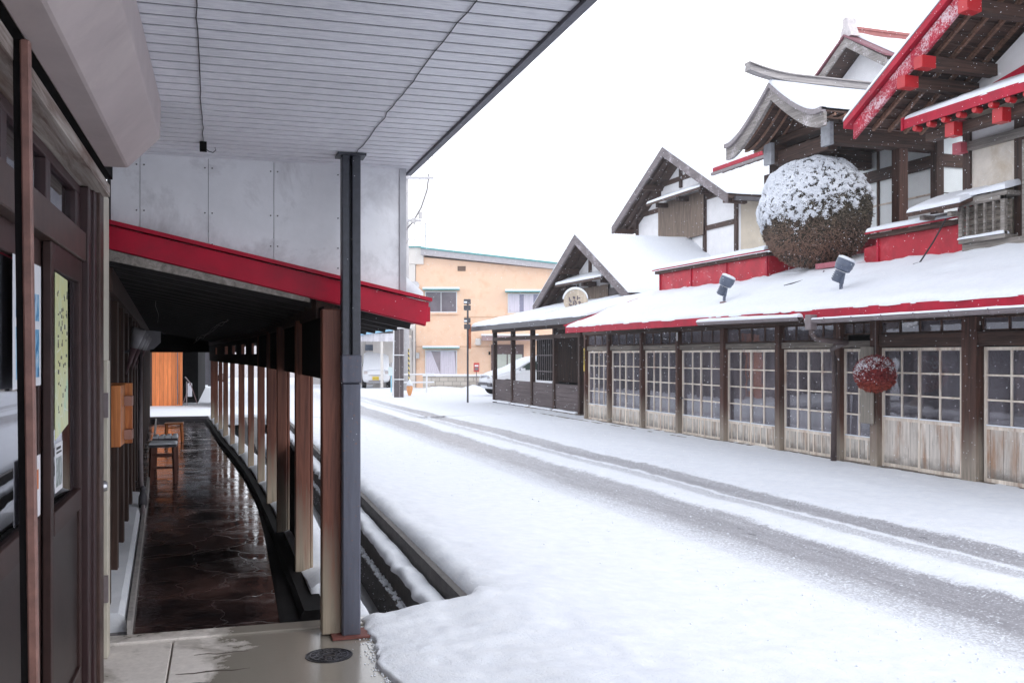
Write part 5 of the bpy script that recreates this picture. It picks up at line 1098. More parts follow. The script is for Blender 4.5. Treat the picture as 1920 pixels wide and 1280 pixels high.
# ------------------------------------------------------------------ cedar balls
def ball(name, label, c, rx, rzz, n_need, nl, col1, col2, snow_mask, low, tip):
    T_ = Th(name, label, 'cedar ball', c, group=None); c = Vector(c)
    bm = bmesh.new(); bmesh.ops.create_icosphere(bm, subdivisions=5, radius=1); core = MB()
    def rad(d):
        return 1 + (.11 if rx > .5 else .04) * nz(d.x * 1.1 + 5, d.y * 1.1, d.z * 1.1) + .02 * nz(d.x * 6, d.y * 6, d.z * 6)
    def P_(d, k=1.0):
        z = d.z; sq = 1 + .06 * (abs(z) ** 2) * (1 if z > 0 else -.2)
        r = rad(d) * k; return c + Vector((d.x * rx * r, d.y * rx * r, d.z * rzz * r))
    core.v = [tuple(P_(v.co.normalized(), .965)) for v in bm.verts]; core.f = [tuple(v.index for v in f.verts) for f in bm.faces]; bm.free()
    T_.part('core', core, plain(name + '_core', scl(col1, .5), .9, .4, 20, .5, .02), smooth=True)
    m_ = MB(); random.seed(9)
    ga = math.pi * (3 - math.sqrt(5))
    for i in range(n_need):
        z = 1 - 2 * (i + .5) / n_need; r = math.sqrt(1 - z * z); a = i * ga
        d = Vector((r * math.cos(a), r * math.sin(a), z)); d = (d + Vector([random.uniform(-.03, .03) for _ in range(3)])).normalized()
        if d.x > .55: continue
        p0 = P_(d, .96); t = Vector([random.uniform(-1, 1) for _ in range(3)]); t = (t - d * t.dot(d)).normalized(); cl = nz(d.x * 7, d.y * 7, d.z * 7 + 2); p0 = P_(d, (.90 + .10 * cl) if rx < .5 else .955 + .018 * cl); out = (d * random.uniform(.35, 1) + t * .9 + Vector((0, 0, .15))).normalized()
        L = nl * random.uniform(.5, 1.3); w = out.cross(d + Vector((.01, .02, .3))).normalized() * nl * (.085 if rx > .5 else .11)
        m_.add([p0 - w, p0 + w, p0 + out * L * .6 + w * 1.2, p0 + out * L, p0 + out * L * .6 - w * 1.2], [(0, 1, 2, 3, 4)])
    mt, nt, b = newmat(name + '_needles'); f = noise_t(nt, coords(nt, 9 / rx), 1, 4); f2 = noise_t(nt, coords(nt, 60 / rx), 1, 2)
    cc = ramp(nt, math_n(nt, 'ADD', math_n(nt, 'MULTIPLY', f, .35), math_n(nt, 'MULTIPLY', f2, .65)), [(.38, scl(col1, .45)), (.5, col1), (.62, col2)])
    sxz = N(nt, 'ShaderNodeSeparateXYZ'); nt.links.new(N(nt, 'ShaderNodeTexCoord').outputs['Object'], sxz.inputs[0])
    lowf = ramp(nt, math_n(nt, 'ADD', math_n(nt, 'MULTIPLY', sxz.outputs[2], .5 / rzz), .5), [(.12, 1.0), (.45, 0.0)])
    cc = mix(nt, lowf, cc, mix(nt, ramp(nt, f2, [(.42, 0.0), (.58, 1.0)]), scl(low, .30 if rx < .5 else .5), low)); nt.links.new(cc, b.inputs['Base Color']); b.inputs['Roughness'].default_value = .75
    T_.part('needles', m_, mt, fix=False)
    # snow caught in the upper needles
    m_ = MB(); random.seed(4)
    n = int(n_need * tip)
    for i in range(n):
        z = 1 - 2 * (i + .5) / n; r = math.sqrt(1 - z * z); a = i * ga
        d = Vector((r * math.cos(a), r * math.sin(a), z)); d = (d + Vector([random.uniform(-.02, .02) for _ in range(3)])).normalized()
        if d.x > .55: continue
        k = snow_mask(d)
        if random.random() > k: continue
        p0 = P_(d, 1.0 + random.uniform(-.01, .018)); s_ = nl * random.uniform(.08, .19) * (.6 + .5 * min(1, k)); ax = (d + Vector([random.uniform(-.5, .5) for _ in range(3)])).normalized()
        m_.lathe([(.0, -s_ * .5), (s_ * random.uniform(.7, 1), -s_ * .1), (s_ * .6, s_ * .35), (0, s_ * .5)], p0, 5, ax)
    T_.part('snow', m_, M['snow'], smooth=True)
    return T_
cb_ = at(1527, 400, y=16.27)
def mask_big(d):
    left = d.y * .8 - d.x * .2   # towards +y is left in the picture
    v = d.z + .18 * left + .30 * nz(d.x * 2.5, d.y * 2.5, d.z * 2.5 + 3) + .26 * nz(d.x * 9, d.y * 9, d.z * 9)
    k = (v + .20) / .30
    return max(0, min(1.0, k)) * (1 if nz(d.x * 13, d.y * 13, d.z * 13, 2) > -.40 + .40 * max(0, min(1, .15 - left * 1.3)) else .12)
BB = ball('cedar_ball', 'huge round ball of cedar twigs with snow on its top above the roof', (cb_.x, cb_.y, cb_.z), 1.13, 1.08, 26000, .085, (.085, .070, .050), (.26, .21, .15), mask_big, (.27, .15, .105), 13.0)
BB.part('rope', MB().tube([(cb_.x, cb_.y, cb_.z + 1.0), (cb_.x, cb_.y, 5.9)], .03, 8), M['gbeam'])
cs = at(1641, 701, y=at(1642, 701, x=X0 - .42).y)
cs = at(1641, 701, x=X0 - .42)
def mask_small(d):
    left = d.y * .7 - d.x * .3; v = .6 * d.z + .30 * left + .3 * nz(d.x * 3, d.y * 3, d.z * 3) + .3 * nz(d.x * 10, d.y * 10, d.z * 10)
    return max(0, min(.55, v / .6 + .05))
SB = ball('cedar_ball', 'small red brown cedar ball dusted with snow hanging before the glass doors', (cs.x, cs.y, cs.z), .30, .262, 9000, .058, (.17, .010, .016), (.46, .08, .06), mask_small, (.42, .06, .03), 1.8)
SB.part('string', MB().tube([(cs.x, cs.y, cs.z + .2), (cs.x, cs.y, 2.40)], .004, 6), M['gutter'])
p = at(1627, 700, x=X0 - .09)
NB = solo('name_board', MB().box(X0 - .10, X0 - .07, yat(1637, X0 - .09), yat(1614, X0 - .09), .72, 1.90), wood('bleached_board', (.34, .30, .25), (.17, .15, .13), 'Z'), 'tall blank weathered board fixed on a post behind the small cedar ball', 'board', (X0 - .09, p.y, .72), bevel=.004)
# ------------------------------------------------------------------ floodlights on the roof
def flood(u, v, lab, k=1.0):
    xr = 9.85; p = at(u, v, x=xr); zb = rq(xr) + .06; y = p.y
    T_ = Th('floodlight', lab, 'floodlight', (xr, y, zb), group='floodlights on the shop roof'); hc = Vector((xr + .02, y - .03, zb + .38 * k)); ax = Vector((.30, -.28, .88)).normalized()
    T_.part('housing', MB().lathe([(.09, -.07), (.125, -.05), (.133, .0), (.142, .01), (.142, .11), (.13, .115)], hc, 26, ax), M['lamp'], smooth=False)
    m_ = MB().lathe([(.05, -.25), (.07, -.235), (.07, -.07)], hc + Vector((0, .03, 0)), 16, ax)
    for i in range(5): m_.lathe([(.083, -.22 + i * .032), (.083, -.206 + i * .032)], hc + Vector((0, .03, 0)), 16, ax)
    T_.part('cooling_fins', m_, M['lamp'])
    T_.part('arm', MB().bar((xr, y, zb + .03), (xr, y + .0, zb + .12), .035, .05).bar((xr, y, zb + .12), hc + Vector((0, .0, -.09)), .03, .07), M['lamp'], bevel=.003)
    T_.part('base', MB().box(xr - .06, xr + .10, y - .07, y + .07, zb - .04, zb + .02), plain('rusty_base_%d' % u, (.22, .13, .12), .6, .3))
    T_.part('snow', MB().lathe([(.139, .116), (.137, .145), (.09, .165), (0, .17)], hc, 22, ax), M['snow'], smooth=True)
flood(1358, 575, 'left grey floodlight capped with snow on the red edged roof'); flood(1577, 575, 'larger looking right grey floodlight capped with snow below the huge ball', 1.02)
# cables on the roof
p0 = at(1545, 508, x=11.3); p1 = at(1530, 526, x=10.9); p2 = at(1470, 552, x=10.5)
solo('cable', MB().tube([p0, p0.lerp(p1, .5) + Vector((0, 0, -.03)), Vector((p1.x, p1.y, rq(p1.x) + .10)), Vector((p2.x, p2.y, rq(p2.x) + .10))], .012, 6), cb, 'black cable trailing from below the huge ball over the snow', 'cable', p1, group='cables on the roof')
p0 = at(1774, 410, x=11.35); p1 = at(1712, 507, x=11.0)
solo('cable', MB().tube([p0, p0.lerp(p1, .4) + Vector((.0, 0, -.05)), p0.lerp(p1, .8) + Vector((0, 0, -.04)), Vector((p1.x, p1.y, rq(p1.x) + .08))], .014, 6), cb, 'brown black cable hanging in front of the red panel wall', 'cable', p1, group='cables on the roof')
m_ = MB(); random.seed(8)
for (u, v) in ((1475, 563), (1465, 572), (1275, 588), (1197, 595), (1160, 602), (1660, 545), (1905, 538)):
    p = at(u, v, x=10.2)
    for it in range(6): p = at(u, v, z=rq(p.x) + .085)
    m_.bar(p + Vector((0, 0, .02)), p + Vector((.1, -.15, .055)), .05, .012)
solo('roof_twigs', m_, M['dwood'], 'bits of twig and bark lying scattered on the roof snow', 'twigs', (10.2, 14, 2.9), kind='stuff')
# small fittings
p = at(1093, 670, x=X0 - .06)
SH.part('yellow_plate', MB().box(X0 - .062, X0 - .052, py[0] - .03, py[0] + .03, 1.35, 1.95), plain('yellow_enamel', (.72, .52, .08), .5, .15, 30, 0))
SH.part('yellow_plate_lettering', text_mb('\u99d0\n\u8eca\n\u7981\n\u6b62', .10, (X0 - .064, py[0] + .045, 1.82), (0, -1, 0), (0, 0, 1)), ink)
SH.part('door_hasp', MB().box(X0 + .0, X0 + .03, py[3] + .10, py[3] + .16, .84, .87).box(X0 + .0, X0 + .03, py[3] - .16, py[3] - .10, .84, .87), M['black'])
SH.part('white_tube', MB().tube([(X0 - .06, py[3] - .05, 2.08), (X0 - .06, py[3] - .05, 2.26)], .018, 8), M['plaster'])
p = at(722, 543, 'L', y=5.9); AR.part('snow_guard', MB().bar((p.x - .05, 5.9, p.z + .02), (p.x + .03, 5.9, p.z - .02), .02, .035).bar((p.x, 5.9, p.z), (p.x + .04, 5.9, p.z - .07), .02, .02), M['red'])
ZP.part('yellow_mark', MB().box(1.086, 1.09, 5.9, 5.94, at(757, 527, 'L', y=5.9).z, at(757, 512, 'L', y=5.9).z), plain('yellow_tape', (.8, .65, .05), .5))
web = MB(); a0 = at(365, 640, 'L', y=12); a1 = at(430, 598, 'L', y=10.5); random.seed(2)
for k in range(3): web.tube([a0.lerp(a1, i / 9) + Vector((random.uniform(-.02, .02), 0, random.uniform(-.025, .025))) for i in range(10)], .0022, 4)
a0 = at(284, 495, 'L', y=9.5); a1 = at(297, 605, 'L', y=9.5); web.tube([a0.lerp(a1, i / 7) + Vector((random.uniform(-.012, .012), 0, 0)) for i in range(8)], .002, 4)
AR.part('cobweb', web, plain('cobweb_grey', (.30, .28, .28), .8))
# ------------------------------------------------------------------ far street: yellow house
D0 = 52.0
def C_(u, v, D=D0): return at(u, v, 'C', D=D)
def crect(mb, u0, v0, u1, v1, D, th): a = C_(u0, v0, D); b = C_(u1, v1, D); return mb.box(min(a.x, b.x), max(a.x, b.x), D, D + th, min(a.z, b.z), max(a.z, b.z))
yel = plain('apricot_render', (.82, .57, .41), .85, .05, .8, .1, dirt=(.76, .49, .32)); whi = plain('off_white_render', (.68, .64, .60), .85, .05, 1, .1)
teal = plain('teal_trim', (.10, .33, .33), .5, .1)
YH = Th('apricot_house', 'two storey apricot house with teal roof edge at the end of the street', 'house', (0, D0, 0), 'C')
a = C_(793, 482); b = C_(1120, 520); YH.part('wall', MB().prism([(C_(780, 0).x, D0, -.1), (6.0, D0, -.1), (6.0, D0, 6.0), (a.x, D0, a.z), (C_(780, 0).x, D0, a.z - .45)], (0, 8, 0)), yel)
YH.part('roof_edge', MB().prism([(C_(790, 0).x, D0 - .35, a.z + .42), (6.2, D0 - .35, 6.2), (6.2, D0 - .35, 5.95), (C_(790, 0).x, D0 - .35, a.z + .10)], (0, 8.5, 0)), plain('roof_fascia', (.42, .40, .42), .6, .1))
YH.part('teal_edge', MB().prism([(C_(790, 0).x, D0 - .40, a.z + .50), (6.2, D0 - .40, 6.28), (6.2, D0 - .40, 6.2), (C_(790, 0).x, D0 - .40, a.z + .422)], (0, 8.5, 0)), teal)
s = MB(); snow_layer(s, (C_(790, 0).x, D0 - .3, a.z + .50), (6.2, D0 - .3, 6.28), (6.2, D0 + 8, 6.28), (C_(790, 0).x, D0 + 8, a.z + .5), .05, step=1); YH.part('snow', s, M['snow'], smooth=True)
YH.part('white_wing', crect(MB(), 700, 463, 794, 495, D0 - .15, 7).box(C_(700, 0).x, C_(779, 0).x, D0 - .12, D0 + 7, -.1, C_(0, 496).z), whi); YH.part('teal_edge', crect(MB(), 700, 461, 795, 463.5, D0 - .25, 7), teal)
m, nt, b_ = newmat('curtained_glass'); b_.inputs['Base Color'].default_value = (.35, .33, .42, 1); b_.inputs['Roughness'].default_value = .15
whitef = plain('white_frame', (.75, .75, .77), .5, .03)
def ywin(u0, v0, u1, v1, mat_in, curt):
    w = YH.part('window', crect(MB(), u0, v0, u1, v1, D0 - .06, .05), whitef); um = (u0 + u1) / 2
    YH.part('pane', crect(crect(MB(), u0 + 1.7, v0 + 2, um - .8, v1 - 2.2, D0 - .075, .012), um + .8, v0 + 2, u1 - 1.7, v1 - 2.2, D0 - .075, .012), mat_in, parent=w)
    h = YH.part('window_hood', crect(MB(), u0 - 5, v0 - 4.6, u1 + 4, v0 - 3, D0 - .5, .5), teal, parent=w); YH.part('snow', crect(MB(), u0 - 5, v0 - 8, u1 + 4, v0 - 4.6, D0 - .5, .5), M['snow'], parent=w)
    YH.part('sill', crect(MB(), u0 - 2, v1, u1 + 2, v1 + 3, D0 - .12, .12), yel, parent=w)
    if curt:
        cm = MB()
        for (ua, ub, fl) in curt:
            A = C_(ua, v0 + 2); B = C_(ub, v1 - 2.2); n = 24
            cm.grid([[(A.x + (B.x - A.x) * j / n * (1 if z_ else fl) , D0 - .08 + .004 * math.sin(j * 1.7), B.z if z_ else A.z) for j in range(n + 1)] for z_ in (1, 0)])
        YH.part('curtain', cm, plain('curtain_%d' % u0, (.62, .58, .66), .9, .12, streak=(30, 30, 1)), parent=w)
dkg = plain('dark_far_glass', (.13, .11, .13), .2, .3, 2, 0)
ywin(797, 546, 857, 586, dkg, None); ywin(952, 550, 1026, 587, plain('blue_far_glass', (.22, .21, .30), .2, .2, 2, 0), [(954, 974, 1), (982, 1000, 1)]); ywin(797, 656, 857, 704, plain('grey_far_glass', (.32, .28, .31), .2, .15, 2, 0), [(826, 855, .9), (799, 826, .35)])
YH.part('vent', crect(MB(), 858, 499, 873, 508, D0 - .03, .03), plain('vent_brown', (.15, .09, .06), .7, .4, 30, .3))
YH.part('band', crect(MB(), 781, 649, 935, 650, D0 - .02, .02).box(C_(870, 0).x, 6, D0 - .02, D0, C_(0, 595).z, C_(0, 594).z), plain('band_orange', (.5, .3, .18), .8, .1))
dr = YH.part('entrance_door', crect(MB(), 921, 646, 982, 731, D0 - .05, .05), plain('door_brown', (.12, .08, .08), .6, .2)); YH.part('door_glass', crect(crect(MB(), 925, 664, 950, 728, D0 - .07, .015), 952, 664, 979, 728, D0 - .07, .015), plain('frosted_green', (.48, .52, .46), .5, .1), parent=dr)
YH.part('porch_hood', crect(MB(), 903, 629, 1010, 638, D0 - 1.2, 1.2), plain('pinkish_hood', (.35, .25, .25), .6, .1)); YH.part('snow', crect(MB(), 902, 626, 1010, 629, D0 - 1.25, 1.25), M['snow'])
YH.part('exhaust_hood', crect(MB(), 891, 634, 902, 647, D0 - .3, .3), whi, bevel=.05)
YH.part('meter', crect(MB(), 780, 661, 786, 672, D0 - .2, .2), plain('meter_grey', (.5, .5, .5), .5)); YH.part('conduit', crect(crect(MB(), 779, 640, 780, 730, D0 - .1, .05), 773, 620, 774, 700, D0 - .2, .05), M['gutter'])
YH.part('house_lamp', crect(MB(), 916, 659, 919.5, 665, D0 - .15, .1), M['black'])
# stone wall
def stone():
    m, nt, b = newmat('stone_blocks'); br = N(nt, 'ShaderNodeTexBrick'); br.inputs['Scale'].default_value = 1; br.inputs['Brick Width'].default_value = .42; br.inputs['Row Height'].default_value = .2; br.inputs['Mortar Size'].default_value = .012
    br.inputs[1].default_value = (.40, .36, .31, 1); br.inputs[2].default_value = (.55, .50, .44, 1); br.inputs[3].default_value = (.2, .18, .16, 1)
    mp = N(nt, 'ShaderNodeMapping'); mp.inputs['Rotation'].default_value = (R(90), 0, 0); nt.links.new(N(nt, 'ShaderNodeTexCoord').outputs['Object'], mp.inputs[0]); nt.links.new(mp.outputs[0], br.inputs[0]); nt.links.new(br.outputs[0], b.inputs['Base Color']); b.inputs['Roughness'].default_value = .85; return m
SW = Th('stone_wall', 'low pale block wall capped with snow before the apricot house', 'wall', C_(840, 730, 48), 'C')
SW.part('blocks', crect(MB(), 793, 705, 960, 735, 48, .25), stone()); a = C_(792, 705, 48); b = C_(960, 705, 48)
s = MB(); snow_layer(s, (a.x, 47.95, a.z), (b.x, 47.95, a.z), (b.x, 48.3, a.z), (a.x, 48.3, a.z), .09, step=.4, r=.08); SW.part('snow', s, M['snow'], smooth=True)
a = C_(893, 699, 47.0); LBX = Th('post_box', 'small red letter box beside the apricot house door', 'letter box', C_(893, 705, 47.2), 'C')
LBX.part('box_body', crect(MB(), 888, 680, 898.5, 697, 47.2, .3), plain('letter_red', (.55, .06, .05), .5, .1), bevel=.02); LBX.part('white_label', crect(MB(), 890, 684, 897, 687, 47.18, .015), whitef); LBX.part('slot', crect(MB(), 890, 688.5, 897, 694, 47.18, .015), M['gutter']); LBX.part('stem', crect(MB(), 892.5, 697, 894, 733, 47.3, .04), M['gutter'])
# snow heaps by the wall
mb = MB()
for (u, v, w, d, h, D_) in ((905, 735, 3.2, 1.5, .35, 45), (830, 736, 3.5, 1.6, .25, 45.5), (765, 742, 3, 1.6, .15, 42), (700, 738, 5, 1.5, .2, 44)):
    c = C_(u, v, D_); mb.grid([[(c.x + w / 2 * (i / 10 - 1), c.y + d / 2 * (j / 6 - 1), .02 + h * max(0, (1 - (i / 10 - 1) ** 2)) * max(0, 1 - (j / 6 - 1) ** 2) * (1 + .4 * nz(i * .6, j * .6, u))) for i in range(21)] for j in range(13)])
solo('snow_heaps', mb, M['snow'], 'low heaps of snow along the far side of the street', 'snow', (0, 44, 0), 'C', kind='stuff', smooth=True)
# signal pole
p = C_(877, 757, 35); SGP = Th('signal_pole', 'thin dark pole with two small signal boxes seen from behind', 'signal', (p.x, p.y, 0), 'C')
SGP.part('pole', MB().tube([(p.x, p.y, .0), (p.x, p.y, 3.7)], .035, 10), M['dgrey'])
for (v0, v1, w) in ((561, 582, .14), (596, 617, .13)):
    a = C_(0, v0, 35).z; b = C_(0, v1, 35).z; q_ = SGP.part('signal_box', MB().box(p.x - w, p.x + w * .8, p.y - .12, p.y - .04, (a + b) / 2 + .02, a).box(p.x - w, p.x + w * .8, p.y - .12, p.y - .04, b, (a + b) / 2 - .02), M['dgrey'], bevel=.01)
    SGP.part('snow', MB().box(p.x - w * .95, p.x - .02, p.y - .15, p.y - .122, (a + b) / 2 + .06, (a + b) / 2 + .12), M['snow'], parent=q_)
SGP.part('orange_tag', MB().box(p.x + .01, p.x + .12, p.y + .05, p.y + .08, 2.0, 2.9), plain('orange_plastic', (.7, .2, .08), .5))
# steel double column
p = C_(748, 745, 40); DC = Th('steel_column', 'tall paired brown steel column at the street corner left of the apricot house', 'column', (p.x, p.y, 0), 'C')
brs = plain('brown_steel', (.11, .09, .095), .5, .15)
DC.part('upright', MB().box(p.x - .18, p.x + .02, 39.8, 40, 0, 5.6), brs); DC.part('upright', MB().box(p.x + .06, p.x + .20, 39.85, 40, 0, 5.6), brs)
DC.part('pipe', MB().tube([(p.x - .21, 39.75, .1), (p.x - .18, 39.75, 3)], .03, 8), whitef); DC.part('pipe', MB().tube([(p.x + .04, 39.78, .0), (p.x + .04, 39.78, 3)], .025, 8), M['gutter'])
DC.part('bands', MB().box(p.x - .22, p.x + .22, 39.72, 40.02, .75, .79).box(p.x - .22, p.x + .22, 39.72, 40.02, 1.75, 1.79).box(p.x - .22, p.x + .22, 39.72, 40.02, 2.85, 2.9), whitef)
# utility pole
p = C_(761, 735, 46); UP = Th('utility_pole', 'pale grey concrete utility pole with crossarms and cables beyond the eave', 'utility pole', (p.x, p.y, 0), 'C')
pg = plain('pole_concrete', (.52, .50, .50), .8, .08)
UP.part('pole', MB().tube([(p.x, p.y, 0), (p.x, p.y, 14)], [.17, .11], 12), pg, smooth=True)
z1 = C_(0, 335, 46).z; z2 = C_(0, 415, 46).z; pgm = plain('arm_metal', (.5, .48, .5), .6, .1)
UP.part('crossarm', MB().box(p.x - .1, p.x + 1.35, p.y - .25, p.y - .17, z1 - .06, z1 + .06), pgm); UP.part('crossarm', MB().box(p.x - .1, p.x + .75, p.y - .25, p.y - .17, z2 - .06, z2 + .06), pgm)
UP.part('brace', MB().bar((p.x + .7, p.y - .2, z1 - .05), (p.x + .05, p.y - .2, z1 - .75), .03, .03), pgm)
UP.part('junction_box', MB().lathe([(.12, -.1), (.14, 0), (.12, .1)], (p.x + .4, p.y - .3, z2), 10, (0, -1, 0)), pg); UP.part('insulator', MB().lathe([(.09, 0), (.10, .25), (.09, .3)], (p.x + .72, p.y - .2, z2 + .1), 10), pg)
cbp = plain('grey_cable', (.22, .20, .20), .6)
def catn(pts, r): return MB().tube(pts, r, 6)
q = p; UP.part('cable', catn([(q.x + 1.1, q.y - .2, z1), (q.x + 1.02, q.y - .2, z1 - .6), (q.x + .75, q.y - .2, z1 - 1.4), (q.x + .35, q.y - .2, z1 - 2.1), (q.x - .1, q.y - .2, z1 - 2.6)], .045), cbp)
for (dx, dz) in ((.85, 1.2), (1.1, 1.5), (1.38, 1.8)): UP.part('cable', catn([(q.x + 1.1, q.y - .2, z1 + .05), (q.x + 1.1 + (dx - 1.1) * .6, q.y - .2, z1 + dz * .4), (q.x + dx, q.y - .2, z1 + dz * .9), (q.x + dx + (dx - 1.1), q.y - .2, z1 + dz * 1.6)], .014), cbp)
for (x0, x1, dz) in ((.15, .45, 1.0), (.4, .45, .95), (.72, .45, .9), (.45, -.1, 1.3)): UP.part('cable', catn([(q.x + x0, q.y - .22, z2 - .1), (q.x + (x0 + x1) / 2 + .05, q.y - .22, z2 - dz * .6), (q.x + x1, q.y - .22, z2 - dz)], .012), cbp)
m, nt, b = newmat('hazard_stripes'); sx = N(nt, 'ShaderNodeSeparateXYZ'); nt.links.new(N(nt, 'ShaderNodeTexCoord').outputs['Object'], sx.inputs[0]); f = math_n(nt, 'FRACT', math_n(nt, 'MULTIPLY', math_n(nt, 'ADD', sx.outputs[2], sx.outputs[0]), 4.5)); nt.links.new(mix(nt, math_n(nt, 'LESS_THAN', f, .5), (.03, .03, .03), (.65, .5, .15)), b.inputs['Base Color'])
pw = C_(767, 720, 44.0); HS = Th('guy_guard', 'thin black and yellow striped guard on the wire beside the pole', 'guard', (pw.x, 44, 0), 'C')
HS.part('striped_tube', MB().tube([(pw.x, 44, .45), (pw.x - .02, 44, 2.05)], .035, 8), m); HS.part('wire', MB().tube([(pw.x - .02, 44, 2.05), (pw.x - .12, 44, 9)], .012, 6), pgm)
pc = C_(768, 740, 41.0); CN2 = Th('traffic_cone', 'small orange and white road cone with snow on it by the pole', 'cone', (pc.x, 41, 0), 'C')
CN2.part('cone_body', MB().lathe([(.05, 0.0), (.10, .12), (.14, .3), (.10, .5)], (pc.x, 41, .05), 14), plain('pale_orange', (.75, .33, .12), .5, .15), smooth=True); CN2.part('snow', MB().lathe([(.14, .42), (.13, .5), (.07, .6), (0, .72)], (pc.x, 41, .05), 12), M['snow'], smooth=True)
BX = Th('pole_box', 'small white box on a thin blue pole beside the carport', 'box', (C_(733, 730, 43).x, 43, 0), 'C')
BX.part('box_body', crect(MB(), 728, 688, 739.5, 704, 43, .15), plain('pale_cyan_box', (.66, .76, .76), .4, .05), bevel=.01); BX.part('blue_pole', crect(MB(), 732.5, 704, 734.5, 735, 43.05, .05), plain('cyan_pole', (.25, .55, .70), .5)); BX.part('antenna', crect(MB(), 733, 679, 734, 688, 43.05, .03), M['gutter'])
SD = Th('satellite_dish', 'pale round dish aerial on the white wing of the apricot house', 'satellite dish', C_(777, 537, 51.4), 'C')
p = C_(777, 537, 51.4); SD.part('dish', MB().lathe([(.0, .10), (.15, .08), (.26, .02), (.30, -.04), (.29, -.05), (0, .07)], p, 18, (.3, 1, -.4)), plain('dish_grey', (.55, .54, .56), .5), smooth=True); SD.part('arm', MB().bar(p, (p.x + .1, p.y - .45, p.z - .05), .03, .03).bar(p, (p.x - .1, p.y + .4, p.z - .2), .04, .04), M['gutter'])
# guard rail
GRL = Th('guard_rail', 'pale pipe guard rail with two bars beside the stone wall', 'railing', (C_(780, 730, 44.5).x, 44.5, 0), 'C')
for v in (702, 717): a = C_(752, v, 44.5); b = C_(814, v - 1, 44.5); GRL.part('rail', MB().tube([a, b], .035, 8), whitef)
for u in (800,): a = C_(u, 700, 44.5); GRL.part('rail_post', MB().tube([(a.x, 44.5, 0), (a.x, 44.5, a.z)], .04, 8), whitef)
# TV antennas
def ant(u, vb, vt, D, k, lab):
    b = C_(u, vb, D); t = C_(u, vt, D); T_ = Th('tv_antenna', lab, 'antenna', b, 'C', group='roof antennas')
    T_.part('mast', MB().tube([b, t], .03 * k, 6), pgm); m_ = MB().tube([t + Vector((-.5 * k, 0, -.08)), t + Vector((.7 * k, -.1, .05))], .014 * k, 5)
    for i in range(5): x = -.4 + i * .25; m_.tube([t + Vector((x * k, -.2, 0)), t + Vector((x * k, .2, 0))], .01 * k, 4)
    if k > 1: m_.tube([t + Vector((-.6, 0, -.75)), t + Vector((.9, 0, -.62))], .012, 5).tube([t + Vector((-.25, -.3, -.85)), t + Vector((.3, .3, -.6))], .012, 5)
    T_.part('elements', m_, pgm)
ant(798, 478, 418, 53, 1.3, 'tall antenna mast at the left end of the apricot house roof'); ant(1002, 500, 482, 60, .8, 'small distant antenna above the right of the apricot house roof')
# carport / white building at left of the far corner
WB = Th('white_carport', 'white building with blue edged carport roof behind the parked van', 'carport', (C_(700, 730, 50).x, 50, 0), 'C')
WB.part('fascia', crect(MB(), 560, 625, 765, 640, 50, .1), lines('white_corrugated', (.62, .60, .64), (.4, .38, .42), 'X', .28, .06)); WB.part('blue_edge', MB().prism([C_(560, 640, 49.9), C_(765, 613, 49.9), C_(765, 616, 49.9), C_(560, 644, 49.9)], (0, .15, 0)), plain('sky_blue', (.30, .55, .75), .5))
WB.part('carport_roof', crect(MB(), 560, 628, 765, 632, 50.1, 5), whi); s = MB(); a = C_(560, 626, 50); b = C_(765, 614, 50); snow_layer(s, (a.x, 49.95, a.z), (b.x, 49.95, b.z), (b.x, 55, b.z), (a.x, 55, a.z), .12, step=1); WB.part('snow', s, M['snow'], smooth=True)
WB.part('column', crect(MB(), 713.5, 640, 718, 727, 50, .15), whi); WB.part('column', crect(MB(), 680, 640, 684, 727, 53, .15), whi)
WB.part('back_wall', crect(MB(), 560, 560, 765, 732, 57, .2), plain('far_siding', (.50, .47, .46), .8, .1, 1, .1)); WB.part('shutter', crect(MB(), 718, 640, 745, 730, 52, .1), lines('shutter_ribs', (.42, .40, .42), (.25, .23, .25), 'Z', .12, .2)); WB.part('dark_doorway', crect(MB(), 727, 668, 736, 728, 51.9, .05), M['dgrey'])
WB.part('blue_awning', crect(MB(), 683, 646, 714, 657, 54, .4), plain('slate_blue', (.15, .19, .26), .7)); WB.part('upper_windows', crect(crect(MB(), 676, 604, 700, 621, 56.9, .05), 704, 604, 716, 621, 56.9, .05), plain('pale_panes', (.4, .38, .42), .4))
# far background masses
FB = Th('far_building', 'pale distant building closing the street beyond the walkway', 'building', (C_(380, 700, 75).x, 75, 0), 'C')
FB.part('wall', crect(MB(), 250, 560, 560, 716, 75, 6), plain('distant_wall', (.55, .52, .52), .8, .1)); FB.part('red_sign', crect(MB(), 372, 660, 386, 676, 74.6, .2), plain('far_red', (.5, .08, .08), .6)); FB.part('dark_window', crect(MB(), 389, 672, 396, 690, 74.8, .1), M['dgrey'])
